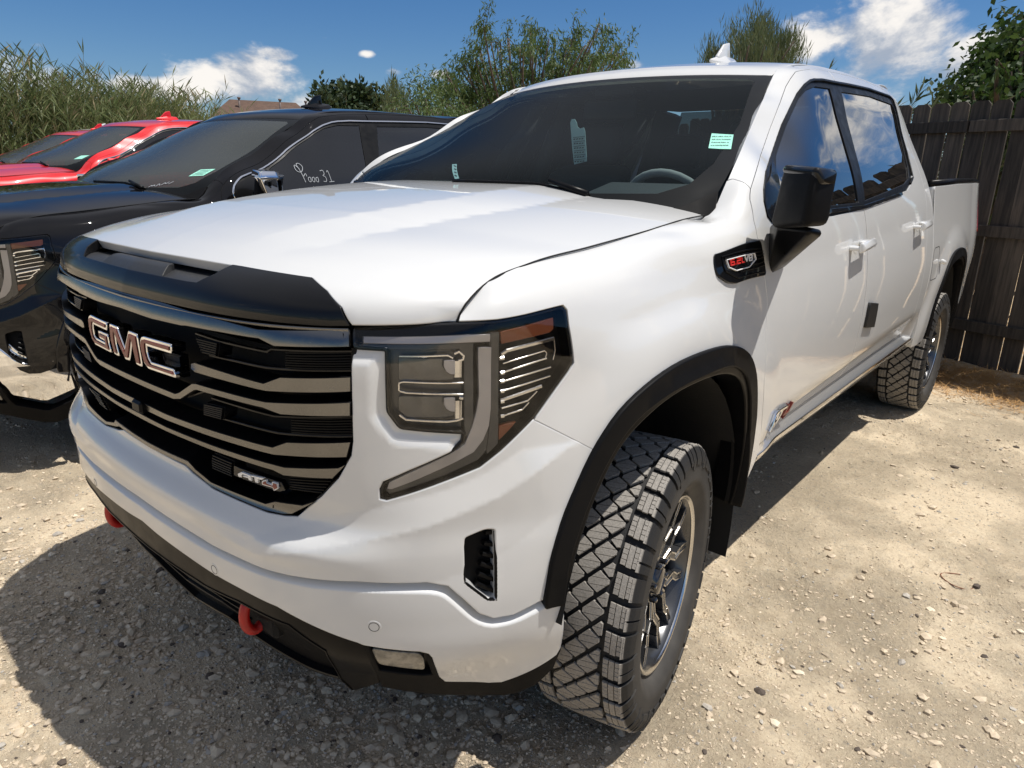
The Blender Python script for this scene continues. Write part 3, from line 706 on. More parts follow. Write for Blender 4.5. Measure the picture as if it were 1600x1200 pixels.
    def fcrease(u, v):
        vc = np.interp(u, [p[0] for p in fcr], [p[1] for p in fcr]); e = np.clip((u-fcr[0][0]+.02)/.22, 0, 1)*np.clip((fcr[-1][0]+.02-u)/.15, 0, 1)
        return .0055*e*np.clip(1-np.abs(v-vc)/.085, 0, 1)
    fb = panel('fender', SHELL, f_out, WP, T, res=.020, fres=.012, gap=.0024, side='LR', holes=[], disp=fcrease, lines=[fcr])
    # fender vent badge
    bd = panel('fender_badge', SHELL, rounded(badge, .012), 'gloss_black', T, res=.02, fres=.008, off=.0085, depth=.009, side='LR', ch=.0025)
    def bpx(pts): return px(SHELL, [(1100+x*.075, 360+y*.075) for x, y in pts])
    m = MB()
    strip(m, SHELL, bpx([(1120, 385), (700, 450), (300, 570), (330, 740), (380, 870), (640, 1000), (1210, 860)]), .0035, .003, .0085, res=.01)
    for q in ([(1150, 440), (700, 520), (360, 600)], [(1160, 500), (1000, 530)], [(1165, 560), (1030, 590)], [(1175, 640), (1050, 690), (700, 790)], [(1190, 720), (1000, 790), (680, 870)]): strip(m, SHELL, bpx(q), .004, .0035, .0085, res=.01)
    m.pair('badge_ribs', 'satin_black', bd, True)
    m = MB(); strip(m, SHELL, bpx([(390, 635), (970, 485), (1000, 610), (860, 770), (600, 850), (440, 790)]), .0026, .0045, .0085, res=.01, closed=True, mirror=False); m.build('badge_outline', 'badge_white', bd[0])
    # lettering: 6.2L red, V8 white, as strokes (seven-segment like block letters)
    def L(x, y): # letter plane inside the outline, x to the right, y up, unit ~ letter height
        ox, oy = 480, 745; ax = (1.0, -.27); ay = (-.08, -1.0); s_ = 112
        return (1100+(ox+ax[0]*x*s_+ay[0]*y*s_)*.075, 360+(oy+ax[1]*x*s_+ay[1]*y*s_)*.075)
    def strokes(mb, lst, w=.0042): 
        for st in lst: strip(mb, SHELL, px(SHELL, [L(*p) for p in st]), w, .003, .0092, res=.006)
    m = MB(); strokes(m, [[(.7, 1), (.05, 1), (.05, 0), (.7, 0), (.7, .5), (.05, .5)], [(.92, .0), (.99, .0)], [(1.2, 1), (1.8, 1), (1.8, .52), (1.2, .52), (1.2, 0), (1.8, 0)], [(2.1, 1), (2.1, 0), (2.6, 0)]]); m.build('badge_number', 'badge_red', bd[0])['kind'] = 'stuff'
    m = MB(); strokes(m, [[(2.72, 1.05), (3.0, .05), (3.3, 1.05)], [(3.5, 1), (4.0, 1), (4.0, 0), (3.5, 0), (3.5, 1)], [(3.5, .5), (4.0, .5)]], .0036); m.build('badge_letters', 'badge_white', bd[0])['kind'] = 'stuff'
    def shut(uvs, surf=SHELL, w=.008, off=-.0045):  # black strip laid along a joint in place of the shade inside it
        m = MB(); strip(m, surf, uvs, w, .0015, off, res=.02); m.pair('gap_shade_strip', 'void_black', T)
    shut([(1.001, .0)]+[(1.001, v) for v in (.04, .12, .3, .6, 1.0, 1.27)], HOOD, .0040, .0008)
    shut([pil_s[-1]]+gap_s); shut(px(SHELL, [(1145, 279.5), (1160, 284), (1173, 295)]), w=.006)
    shut([corner]+px(SHELL, [(834, 656.5)]))
    # ---------------------------------------------------------- bumper cover
    lipb = [(235, 789), (330, 850), (455, 896), (559, 906), (667, 909), (701, 915), (727.5, 937.5), (750, 958), (772.5, 965.6), (802.5, 960), (840, 941), (851, 936)]
    lip_uv = clip0(px(SHELL, [(205, 767)]+lipb))
    hl_in = px(SHELL, [(834, 657), (784, 706), (751, 732), (688, 757), (604, 784), (592, 781), (591, 764), (597, 752), (640, 733.5), (706, 704.5), (722, 690), (723.5, 678), (625, 671.5), (603.5, 645), (601.5, 545), (553, 542.5)])
    gr_in = px(SHELL, [(551, 545), (553, 690), (550, 714), (530, 749), (502, 779), (482, 794), (465, 808), (446, 807), (417, 801.5), (331.5, 764), (300, 740), (288, 728), (260, 714), (222, 692)])
    gr_half = clip0(gr_in[::-1])
    arch_b = [p for p in archf if p[0] < corner[0]]
    b_out = lip_uv+arch_b+[corner]+hl_in+gr_half[::-1]
    vent = px(SHELL, [(724, 838), (756, 824.5), (774, 824.5), (776, 938), (762, 938), (726, 911), (723, 855)])
    seg_lip = np.array(smooth_line([(-lip_uv[1][0], lip_uv[1][1])]+lip_uv+[(lip_uv[-1][0]+.05, lip_uv[-1][1]+.06)]))
    fA = px(SHELL, [(384, 842), (442, 827), (555, 800), (640, 780), (700, 764), (760, 738), (820, 700)]); fB = px(SHELL, [(400, 862), (470, 862), (560, 846), (680, 815), (780, 772), (850, 724), (890, 695)])
    def facet(u, v):
        a = np.abs(np.atleast_1d(u)); v = np.atleast_1d(v); A = np.interp(a, [p[0] for p in fA], [p[1] for p in fA]); B = np.interp(a, [p[0] for p in fB], [p[1] for p in fB])
        t = np.clip((A-v)/np.maximum(A-B, .01), 0, 1); dec = np.clip(1-(B-v)/.13, 0, 1); e = np.clip((a-.30)/.22, 0, 1)*np.clip((fB[-1][0]+.03-a)/.10, 0, 1)
        sh = np.clip(1-np.abs(v-.742)/.035, 0, 1)*np.clip((.80-a)/.2, 0, 1)
        uv = np.stack([a, v+0*a], 1); d = np.full(len(a), 1e9)
        for p, q in zip(hl_in[10:15], hl_in[11:16]):
            p, q = np.array(p), np.array(q); ab = q-p; tt = np.clip(((uv-p) @ ab)/max(ab @ ab, 1e-12), 0, 1); d = np.minimum(d, np.linalg.norm(uv-(p+tt[:, None]*ab), axis=1))
        return .011*t*np.minimum(dec, 1)*e+.0045*sh-.010*(lambda q: q*q*(3-2*q))(np.clip(1-np.maximum(d-.006, 0)/.030, 0, 1))
    bc = panel('bumper_cover', SHELL, b_out, WP, T, holes=[rounded(vent, .008)], res=.0105, fres=.008, gap=.0014, side='S', depth=.030, ch=.004, disp=facet, lines=[fA, fB, [(0, .742), (.80, .742)], [(0, .777), (.7, .777)], [(0, .707), (.7, .707)]])
    P['bumper_cover'] = bc
    vs = panel('air_vent', SHELL, rounded(vent, .004), 'textured_black_plastic', T, res=.02, fres=.012, off=-.030, depth=.0, side='LR')
    m = MB()
    for k in range(6):
        t = (k+.5)/6; a = np.array(vent[1])*(1-t)+np.array(vent[5])*t; b = np.array(vent[2])*(1-t)+np.array(vent[3])*t
        strip(m, SHELL, [tuple(a*.6+b*.4-np.array([0, .004])), tuple(b)], .010, .016, -.028)
    m.pair('vent_blade', 'satin_black', vs, True)
    m = MB(); strip(m, SHELL, vent, .006, .006, -.006, closed=True, res=.01); m.pair('vent_rim', 'satin_black', vs)
    # lower bumper: tucked behind the lip, swelling out to the face below the groove
    def groove(u, v):
        uv = np.stack([np.abs(np.atleast_1d(u)), np.atleast_1d(v)], 1); d = np.full(len(uv), 1e9); sgn = np.ones(len(uv))
        vi = np.interp(uv[:, 0], seg_lip[:, 0], seg_lip[:, 1])
        for a, b in zip(seg_lip, seg_lip[1:]):
            ab = b-a; t = np.clip(((uv-a) @ ab)/max(ab @ ab, 1e-12), 0, 1); dd = np.linalg.norm(uv-(a+t[:, None]*ab), axis=1)
            cr = -(ab[0]*(uv[:, 1]-a[1])-ab[1]*(uv[:, 0]-a[0])); sgn = np.where(dd < d, cr, sgn); d = np.minimum(d, dd)
        sd = np.where(sgn > 0, d, -d); t = np.clip((sd-.001)/.024, 0, 1); t = t*t*(3-2*t)
        w = np.clip((sd+.0)/.012, 0, 1)
        return -.026*(1-t)+.003*t
    top = [(u, v+.016) for u, v in lip_uv]; top[-1] = (lip_uv[-1][0]-.01, lip_uv[-1][1]+.012)
    wl = [(184, 775), (247, 833), (330, 892), (434, 946), (559, 1002), (568.5, 1006), (656, 1016), (670.5, 1019.5), (677, 1026), (687.5, 1056), (696, 1063), (764, 1065), (783, 1064), (868, 1022), (874, 1012), (879, 960), (877, 926)]
    wl_uv = clip0(px(SHELL, wl))
    lb = panel('lower_bumper', SHELL, wl_uv+top[::-1], WP, T, res=.009, fres=.007, gap=.001, side='S', depth=.02, ch=.004, disp=groove, lines=[offset_line(seg_lip[1:], d_) for d_ in (.002, .008, .014, .020, .026)])
    P['lower_bumper'] = lb
    for q in [(337, 889), (585, 978)]:
        s0 = px(SHELL, [q])[0]
        for sg in (1, -1):
            circ = [(s0[0]*sg+.014*math.cos(a), s0[1]+.014*math.sin(a)) for a in np.linspace(0, 2*math.pi, 24, endpoint=False)]
            m = MB(); c2 = [(s0[0]*sg+.0105*math.cos(a), s0[1]+.0105*math.sin(a)) for a in np.linspace(0, 2*math.pi, 24, endpoint=False)]
            so = panel('parking_sensor', SHELL, circ, WP, T, res=.01, off=.0036, depth=.002, side='R', ch=.0008)
            strip(m, SHELL, c2, .0012, .0006, .0034, closed=True, res=.01); m.build('sensor_ring', 'satin_black', so)
    # black lower edge, fog lamp, skid plate, hooks
    low = px(SHELL, [(598, 1076), (666, 1086), (751, 1090), (789.5, 1088.5), (836, 1072.6), (866, 1045), (877, 1019)])
    upedge = [p for p in wl_uv if p[0] >= px(SHELL, [(568.5, 1006)])[0][0]-.001]
    upedge = [(u, v+.006) for u, v in upedge if u < low[-1][0]]
    fog = px(SHELL, [(579, 1020.5), (653.5, 1028.5), (661, 1036), (663, 1053.5), (592, 1045)])
    fogh = px(SHELL, [(571, 1008), (655, 1017), (668, 1024), (672, 1040), (678, 1058), (660, 1060), (590, 1052), (580, 1030)])
    lv = panel('lower_valance', SHELL, low+upedge[::-1], 'textured_black_plastic', T, holes=[fogh], res=.02, fres=.01, off=-.004, side='LR', depth=.05, ch=.004)
    panel('fog_lamp_recess', SHELL, fogh, 'satin_black', T, res=.02, off=-.022, depth=0, side='LR')
    fl_ = panel('fog_lamp', SHELL, rounded(fog, .008), 'dusty_lens', T, res=.015, fres=.006, off=-.010, side='LR', depth=.015, ch=.0025)
    gl = clip0(px(SHELL, [(132, 744), (160, 788), (196, 828), (308, 910), (318, 917), (370, 942), (450, 980), (507.5, 1020), (520, 1042), (532.5, 1065), (550, 1081)]))
    gl2 = px(SHELL, [(590, 1070), (576, 1034), (567, 1010), (562, 1003)])
    wl_in = [p for p in wl_uv if p[0] <= gl2[-1][0]]
    bt = panel('bumper_trim', SHELL, gl+gl2+[(u, v+.012) for u, v in wl_in[::-1]], 'satin_black', T, res=.018, fres=.009, off=-.004, side='S', depth=.05, ch=.004)
    m = MB(); strip(m, SHELL, [(-u, v+.002) for u, v in gl[::-1] if u > 0]+[(u, v+.002) for u, v in gl], .004, .0015, -.0035, res=.02); m.build('trim_edge', 'satin_black', bt)
    bl = clip0(px(SHELL, [(180, 824), (204, 860), (260, 920), (350, 975), (425, 1027), (487, 1060), (535, 1074)]))
    sk = panel('skid_plate', SHELL, bl+[(gl[-1][0], gl[-1][1]+.01)]+[(u, v+.015) for u, v in gl[::-1]], 'textured_black_plastic', T, res=.025, fres=.015, off=-.035, side='S', depth=.03, ch=.004)
    m = MB()
    mid = [((a[0]+b[0])/2, (a[1]+b[1])/2) for a, b in zip(resample(bl, .2, False), resample(gl, .2, False))]
    for f in (.30, .55):
        a_ = resample([(0, 0), (0, 1)], .05, False)
        ln = [(u, np.interp(u, [p[0] for p in bl], [p[1] for p in bl])*(1-f)+np.interp(u, [p[0] for p in gl], [p[1] for p in gl])*f) for u in np.linspace(0, .33, 10)]
        strip(m, SHELL, [(-u, v) for u, v in ln[::-1]]+ln[1:], .006, .008, -.035)
    strip(m, SHELL, [(-u, v) for u, v in bl[::-1] if u > 0]+bl, .010, .020, -.037, res=.03)
    m.build('skid_rib', 'gloss_black', sk)['kind'] = 'stuff'
    for sg in (1, -1):      # tow hook: a red loop through the skid plate
        m = MB(); c = Vector((sg*.380, -.860, .488)); pts = []
        for a in np.linspace(-.55, math.pi+.55, 18): pts.append(c+Vector((sg*.024*math.sin(a*2)*.0+.0, -.026*math.sin(a), .043*math.cos(a))))
        pts = [c+Vector((0, .06, .040))]+pts+[c+Vector((0, .06, -.040))]
        m.tube([Vector(p) for p in pts], [.0125]*len(pts), 10)
        hk = m.build('tow_hook', 'hook_red', T)
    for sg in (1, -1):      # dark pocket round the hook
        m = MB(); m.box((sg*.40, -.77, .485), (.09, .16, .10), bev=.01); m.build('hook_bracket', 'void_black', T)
    # ---------------------------------------------------------- grille
    G = bpy.data.objects.new('grille', None); link(G, T); G.empty_display_size = .1; P['grille'] = G
    back = panel('grille_backing', SHELL, [(0, .80), (.60, .80), (.74, .96), (.76, 1.21), (0, 1.21)], 'void_black', G, res=.06, off=-.085, depth=0, side='S')
    RB = [(.585, .800), (.62, .835), (.70, .925), (.735, .985), (.735, 1.205)]
    m = MB(); strip(m, SHELL, gr_half[::-1][:-1], .012, .045, -.053, res=.02); m.pair('grille_frame', 'satin_black', G)
    def bar(name, top, bot, off=.0, depth=.055, closed_left=False):
        t = px(SHELL, top); b = px(SHELL, bot)
        if closed_left:
            o = panel(name, SHELL, t+b, 'dark_satin_metal', G, res=.03, fres=.012, off=off, depth=.0, side='LR')
            s_ = panel('bar_shelf', SHELL, t+b, 'satin_black', G, res=.05, fres=.02, off=off-.0006, depth=depth, side='LR', ch=.0015)
        else:
            t = clip0(t); b = clip0(b[::-1])[::-1]
            o = panel(name, SHELL, t+b, 'dark_satin_metal', G, res=.03, fres=.012, off=off, depth=.0, side='S')
            s_ = panel('bar_shelf', SHELL, t+b, 'satin_black', G, res=.05, fres=.02, off=off-.0006, depth=depth, side='S', ch=.0015)
        for x in (s_ if isinstance(s_, list) else [s_]): x.parent = o[0] if isinstance(o, list) else o
        return o
    bar('grille_bar', [(150, 441), (260, 476), (405, 516), (547, 517.5)], [(547, 541), (431, 539.5), (408, 528), (294, 508), (288, 508), (240, 497), (150, 463.5)], off=.006)
    bar('grille_bar', [(298.5, 569), (304, 567.5), (411.5, 600), (437.5, 590.5), (547, 590)], [(547, 611.5), (415, 610.5), (304, 581), (298.5, 576)], closed_left=True)
    bar('grille_bar', [(168, 568), (275, 615.6), (281, 614), (301, 600), (307, 600), (416, 628.6), (547, 629)], [(547, 649), (439, 646.5), (411.5, 636), (309, 608.5), (304, 609), (283, 622.5), (272, 622.5), (164, 573)], off=.002)
    bar('grille_bar', [(160, 594), (260, 648), (425.7, 699.7), (448, 692), (547, 691.5)], [(541, 714), (426.8, 710), (260, 656), (158, 601)])
    bar('grille_bar', [(160, 611), (260, 668), (429, 727), (444, 731), (528.6, 732), (539, 727)], [(519, 747.5), (443, 742.5), (425.7, 734), (260, 673.5), (158, 616.5)])
    bar('grille_bar', [(200, 672), (260, 704), (295.7, 719.5), (307.7, 733), (331.5, 753.5), (417, 787.4), (432, 783), (474.4, 788.5), (492, 783)], [(458, 802), (444, 802.5), (416, 797), (331.5, 759.5), (303, 734.5), (292.5, 724.5), (260, 710.5), (198, 678)], off=.004)
    # the narrow outer ends of the Z bar on the far side mirror the near side
    # ribbed black inserts between the bars, and the thin vanes over them
    def ribs(name, corners, n, off=-.022, hh=.006, ww=.004):
        c = px(SHELL, corners); a0, a1, b1, b0 = [np.array(k) for k in c]; m = MB()
        for k in range(n):
            t = (k+.5)/n; strip(m, SHELL, [tuple(a0*(1-t)+b0*t), tuple(a1*(1-t)+b1*t)], ww, hh, off, res=.05)
        o = panel(name, SHELL, [tuple(a0), tuple(a1), tuple(b1), tuple(b0)], 'textured_black_plastic', G, res=.05, off=off, depth=.03, side='LR')
        m.pair('insert_rib', 'satin_black', o, True); return o
    Zp = lambda pts: [(290+x*.16875, 500+y*.16875) for x, y in pts]
    ribs('grille_insert', Zp([(870, 300), (1520, 300), (1520, 480), (870, 470)]), 7)
    ribs('grille_insert', Zp([(65, 165), (265, 215), (250, 345), (130, 315)]), 6, off=-.012)
    Zq = lambda pts: [(260+x*.2166, 560+y*.2166) for x, y in pts]
    ribs('grille_insert', Zq([(860, 440), (1335, 440), (1335, 580), (860, 565)]), 7)
    ribs('grille_insert', Zq([(250, 335), (385, 365), (375, 450), (250, 415)]), 6, off=-.012)
    ribs('grille_insert', Zq([(850, 870), (1180, 880), (1080, 1010), (850, 985)]), 6)
    ribs('grille_insert', Zq([(315, 700), (455, 760), (455, 870), (315, 810)]), 6, off=-.012)
    m = MB()
    for q in (Zp([(30, 130), (260, 205), (690, 300), (740, 280), (1520, 300)]), Zp([(160, 340), (700, 460), (1510, 485)]), Zq([(280, 300), (740, 435), (1330, 435)]), Zq([(250, 415), (770, 560), (1330, 585)]), Zq([(110, 290), (300, 230)]), Zq([(330, 815), (800, 985)])):
        strip(m, SHELL, px(SHELL, q), .005, .012, -.026, res=.03)
    m.pair('grille_vane', 'gloss_black', G, True)
    m = MB(); strip(m, SHELL, [(-.12, .90), (.12, .90)], .022, .03, -.05); m.box((.02, -.90, .925), (.05, .04, .03), bev=.006); m.build('front_camera', 'satin_black', G)
    # emblem
    eb = 'emblem_letter'
    GL = [(85, 185), (90, 160), (110, 142), (352, 258), (352, 340), (140, 240), (143, 330), (165, 450), (195, 495), (355, 580), (345, 515), (258, 470), (240, 385), (368, 440), (390, 560), (422, 688), (190, 568), (150, 500), (105, 350)]
    ML = [(415, 280), (520, 325), (650, 678), (708, 392), (825, 440), (862, 660), (905, 908), (835, 878), (790, 690), (748, 500), (712, 812), (660, 795), (570, 600), (480, 390), (500, 560), (545, 745), (490, 715), (440, 520)]
    CL = [(895, 530), (910, 492), (940, 480), (1358, 600), (1358, 700), (970, 580), (980, 690), (1010, 800), (1050, 875), (1400, 990), (1430, 1082), (1015, 940), (955, 855), (915, 700), (893, 580)]
    for L_ in (GL, ML, CL):
        uv = px(SHELL, gmc_poly(L_), .024)
        o = panel(eb, SHELL, uv, 'chrome', G, res=.03, fres=.006, off=.024, depth=.030, ch=.0022, gap=-.0015)
        r_ = panel('emblem_inlay', SHELL, uv, 'emblem_red', o, res=.03, fres=.006, off=.0262, depth=.001, ch=.0004, gap=.0035)
    m = MB(); strip(m, SHELL, px(SHELL, [(142, 520), (275, 575)], .0), .05, .02, -.03); m.build('emblem_mount', 'satin_black', G)
    pl = panel('grille_badge_plate', SHELL, px(SHELL, [(362, 731), (436, 757), (442, 769), (432, 771), (362, 745)]), 'gloss_black', G, res=.03, off=-.006, depth=.01)
    A4 = [[(205, 280), (310, 235), (550, 330), (590, 470), (510, 442), (495, 392), (355, 352), (360, 330), (488, 362), (478, 328), (330, 285), (298, 310), (300, 372), (225, 347)],
          [(560, 322), (930, 405), (850, 440), (748, 412), (770, 530), (692, 505), (665, 372), (590, 352)]]
    for L_ in A4: panel('grille_badge_letter', SHELL, px(SHELL, at4_poly(L_), -.002), 'badge_white', G, res=.02, fres=.004, off=-.002, depth=.004, ch=.0005)
    F4 = [(875, 500), (905, 470), (990, 450), (1000, 530), (1155, 590), (1158, 508), (1290, 545), (1318, 690), (1210, 742), (1172, 655), (880, 570)]
    o4 = panel('grille_badge_letter', SHELL, px(SHELL, at4_poly(F4), -.002), 'badge_white', G, res=.02, fres=.004, off=-.002, depth=.004, ch=.0005)
    panel('badge_inlay', SHELL, px(SHELL, at4_poly(F4), -.001), 'emblem_red', o4, res=.02, fres=.004, off=-.0008, depth=.0005, ch=.0002, gap=.0022)
    # ---------------------------------------------------------- headlights (both sides)
    lens_px = [(553, 510), (712, 504), (778, 501.5), (820, 494), (878.5, 479), (884.5, 485), (887.5, 509), (895, 567), (888, 579), (834, 654), (784, 704), (751, 730), (688, 755), (604, 782), (594, 779), (593.5, 765), (599.5, 754), (640, 735.5), (706, 706.5), (724, 691), (725.5, 677), (625, 669.5), (605.5, 644), (603.4, 546.5), (553, 543.5)]
    lens = rounded(px(SHELL, lens_px), .006, 2)
    Z5 = lambda pts: [(560+x*.2167, 440+y*.2167) for x, y in pts]     # positions in the enlarged headlight
    for sg, side in ((1, 'R'), (-1, 'L')):
        H = bpy.data.objects.new('headlight', None); link(H, T); H.empty_display_size = .1
        def pn(name, pts, m, off, depth=.01, gap=0., res=.03, fres=.012, rr=0., **k):
            uv = px(SHELL, pts)
            if rr: uv = rounded(uv, rr)
            return panel(name, SHELL, uv, m, H, res=res, fres=fres, off=off, depth=depth, gap=gap, side=side, **k)
        panel('lamp_housing', SHELL, lens, 'satin_black', H, res=.03, fres=.015, off=-.034, depth=0, side=side)
        panel('lamp_rim', SHELL, lens, 'gloss_black', H, res=.03, fres=.012, off=-.003, depth=.03, side=side, gap=.0016, holes=[]) if 0 else None
        # frame line round the lens
        m = MB(); strip(m, SHELL, lens, .007, .030, -.033, closed=True, res=.015, mirror=False)
        if sg < 0: m.V = [(-x, y, z) for x, y, z in m.V]; m.F = [f[::-1] for f in m.F]
        m.build('lamp_rim', 'gloss_black', H)
        # frosted light guide: upper bar, upright and lower tail
        pn('light_guide', Z5([(20, 385), (965, 385), (965, 445), (850, 450), (20, 445)]), 'lamp_brown', -.012, .01)
        pn('light_guide', Z5([(30, 392), (960, 392), (960, 440), (30, 440)]), 'light_guide', -.010, .002)
        pn('lamp_bezel', Z5([(20, 450), (840, 455), (840, 1100), (790, 1130), (780, 1050), (780, 560), (740, 495), (200, 490), (20, 485)]), 'lamp_brown', -.014, .012)
        up = [(880, 490), (970, 490), (965, 880), (955, 1000), (900, 1130), (820, 1210)]
        pn('light_guide', [(750.7, 546), (770, 546), (769, 640), (766, 668), (757, 690), (742, 709), (716, 723), (611, 767), (604, 767), (608, 757), (640, 742), (705, 713), (729, 698), (741, 670), (748, 645), (752, 620)], 'light_guide', -.010, .006, fres=.008)
        pn('light_guide_edge', [(770, 522), (782, 522), (782, 670), (770, 700), (750, 722), (700, 745), (606, 776), (601, 770), (690, 735), (735, 715), (758, 692), (768, 665), (770, 640)], 'lamp_brown', -.014, .006, fres=.01)
        # projector block: two glass cells in chrome brackets
        pn('lamp_bezel', Z5([(200, 495), (740, 495), (785, 540), (775, 1045), (760, 1085), (340, 1060), (225, 950), (210, 900)]), 'lamp_brown', -.030, .004)
        pn('projector_cell', Z5([(285, 560), (700, 570), (700, 720), (285, 728)]), 'lamp_glass_block', -.018, .012, rr=.004)
        pn('projector_cell', Z5([(285, 850), (700, 845), (700, 990), (350, 1000), (285, 950)]), 'lamp_glass_block', -.018, .012, rr=.004)
        pn('projector_lens', Z5([(625, 575), (697, 575), (697, 672), (668, 668), (640, 650), (625, 620)]), 'light_guide', -.0055, .002, fres=.006)
        pn('projector_lens', Z5([(625, 850), (697, 848), (697, 942), (668, 938), (640, 920), (625, 890)]), 'light_guide', -.0055, .002, fres=.006)
        m = MB()
        for q, w in (([(290, 545), (500, 545), (650, 540), (690, 560)], .004), ([(700, 530), (735, 515), (770, 545), (765, 570), (730, 580)], .006), ([(722, 580), (722, 700)], .013), ([(750, 570), (748, 700)], .003),
                     ([(285, 745), (320, 735), (600, 745), (765, 742)], .004), ([(300, 805), (340, 815), (765, 825)], .004), ([(287, 750), (287, 795), (305, 808)], .004),
                     ([(735, 850), (765, 855)], .007), ([(722, 870), (722, 1000)], .011), ([(750, 870), (748, 1010)], .003), ([(290, 975), (340, 1010), (650, 1025), (720, 1015), (765, 1000)], .005)):
            strip(m, SHELL, px(SHELL, Z5(q)), w, .008, -.018, res=.012)
        if sg < 0: m.V = [(-x, y, z) for x, y, z in m.V]; m.F = [f[::-1] for f in m.F]
        m.build('lamp_bracket', 'shadow_chrome', H)['kind'] = 'stuff'
        # side chamber: amber reflector, louvres
        pn('amber_reflector', Z5([(1045, 372), (1425, 262), (1425, 340), (1400, 365), (1050, 455)]), 'amber', -.010, .01)
        pn('amber_reflector', Z5([(1035, 1055), (1150, 1025), (1030, 1150)]), 'amber', -.010, .01)
        m = MB()
        for q, w in (([(1050, 535), (1090, 510), (1435, 415)], .0085), ([(1435, 415), (1442, 500), (1425, 570)], .003), ([(1050, 550), (1048, 575)], .008), ([(1060, 600), (1365, 505), (1380, 520), (1370, 555)], .003),
                     ([(1045, 670), (1380, 560)], .004), ([(1045, 735), (1410, 625)], .004), ([(1045, 800), (1090, 790), (1405, 690)], .004), ([(1045, 870), (1090, 855), (1345, 765)], .008), ([(1050, 925), (1240, 870), (1310, 800)], .004), ([(1045, 985), (1090, 970), (1200, 935), (1250, 880)], .004)):
            strip(m, SHELL, px(SHELL, Z5(q)), w, .012, -.022, res=.015)
        for y_ in (565, 672, 733, 805, 880, 985): strip(m, SHELL, px(SHELL, Z5([(1042, y_), (1068, y_-5)])), .008, .013, -.022)
        if sg < 0: m.V = [(-x, y, z) for x, y, z in m.V]; m.F = [f[::-1] for f in m.F]
        m.build('lamp_louvre', 'shadow_chrome', H)['kind'] = 'stuff'
        pn('lamp_divider', Z5([(975, 375), (1030, 375), (1020, 1180), (940, 1260), (960, 1100), (975, 900)]), 'lamp_brown', -.012, .02)
        panel('lamp_lens', SHELL, lens, 'clear_lens', H, res=.03, fres=.015, off=-.001, depth=0, side=side)
    # white finger between grille and lamp carries a stepped bevel
    return T, P, hood, dict(archf=archf, gap_s=gap_s, corner=corner, pil_s=pil_s)

def rhull(name, corners, r, m, parent=None, smooth=True, seg=2):
    """rounded convex body: hull of small spheres at the corners"""
    bm = bmesh.new(); r = r if isinstance(r, (list, tuple)) else [r]*len(corners)
    ico = bmesh.new(); bmesh.ops.create_icosphere(ico, subdivisions=seg, radius=1); dirs = [v.co.copy() for v in ico.verts]; ico.free()
    vs = [bm.verts.new(Vector(c)+d*q) for c, q in zip(corners, r) for d in dirs]
    res = bmesh.ops.convex_hull(bm, input=vs); bmesh.ops.delete(bm, geom=[g for g in res['geom_interior'] if isinstance(g, bmesh.types.BMVert)], context='VERTS')
    bmesh.ops.dissolve_limit(bm, angle_limit=.01, verts=bm.verts, edges=bm.edges)
    me = bpy.data.meshes.new(name); bm.to_mesh(me); bm.free(); me.materials.append(MATS[m]); me.polygons.foreach_set('use_smooth', np.full(len(me.polygons), smooth))
    if smooth: me.set_sharp_from_angle(angle=math.radians(40))
    return link(bpy.data.objects.new(name, me), parent)

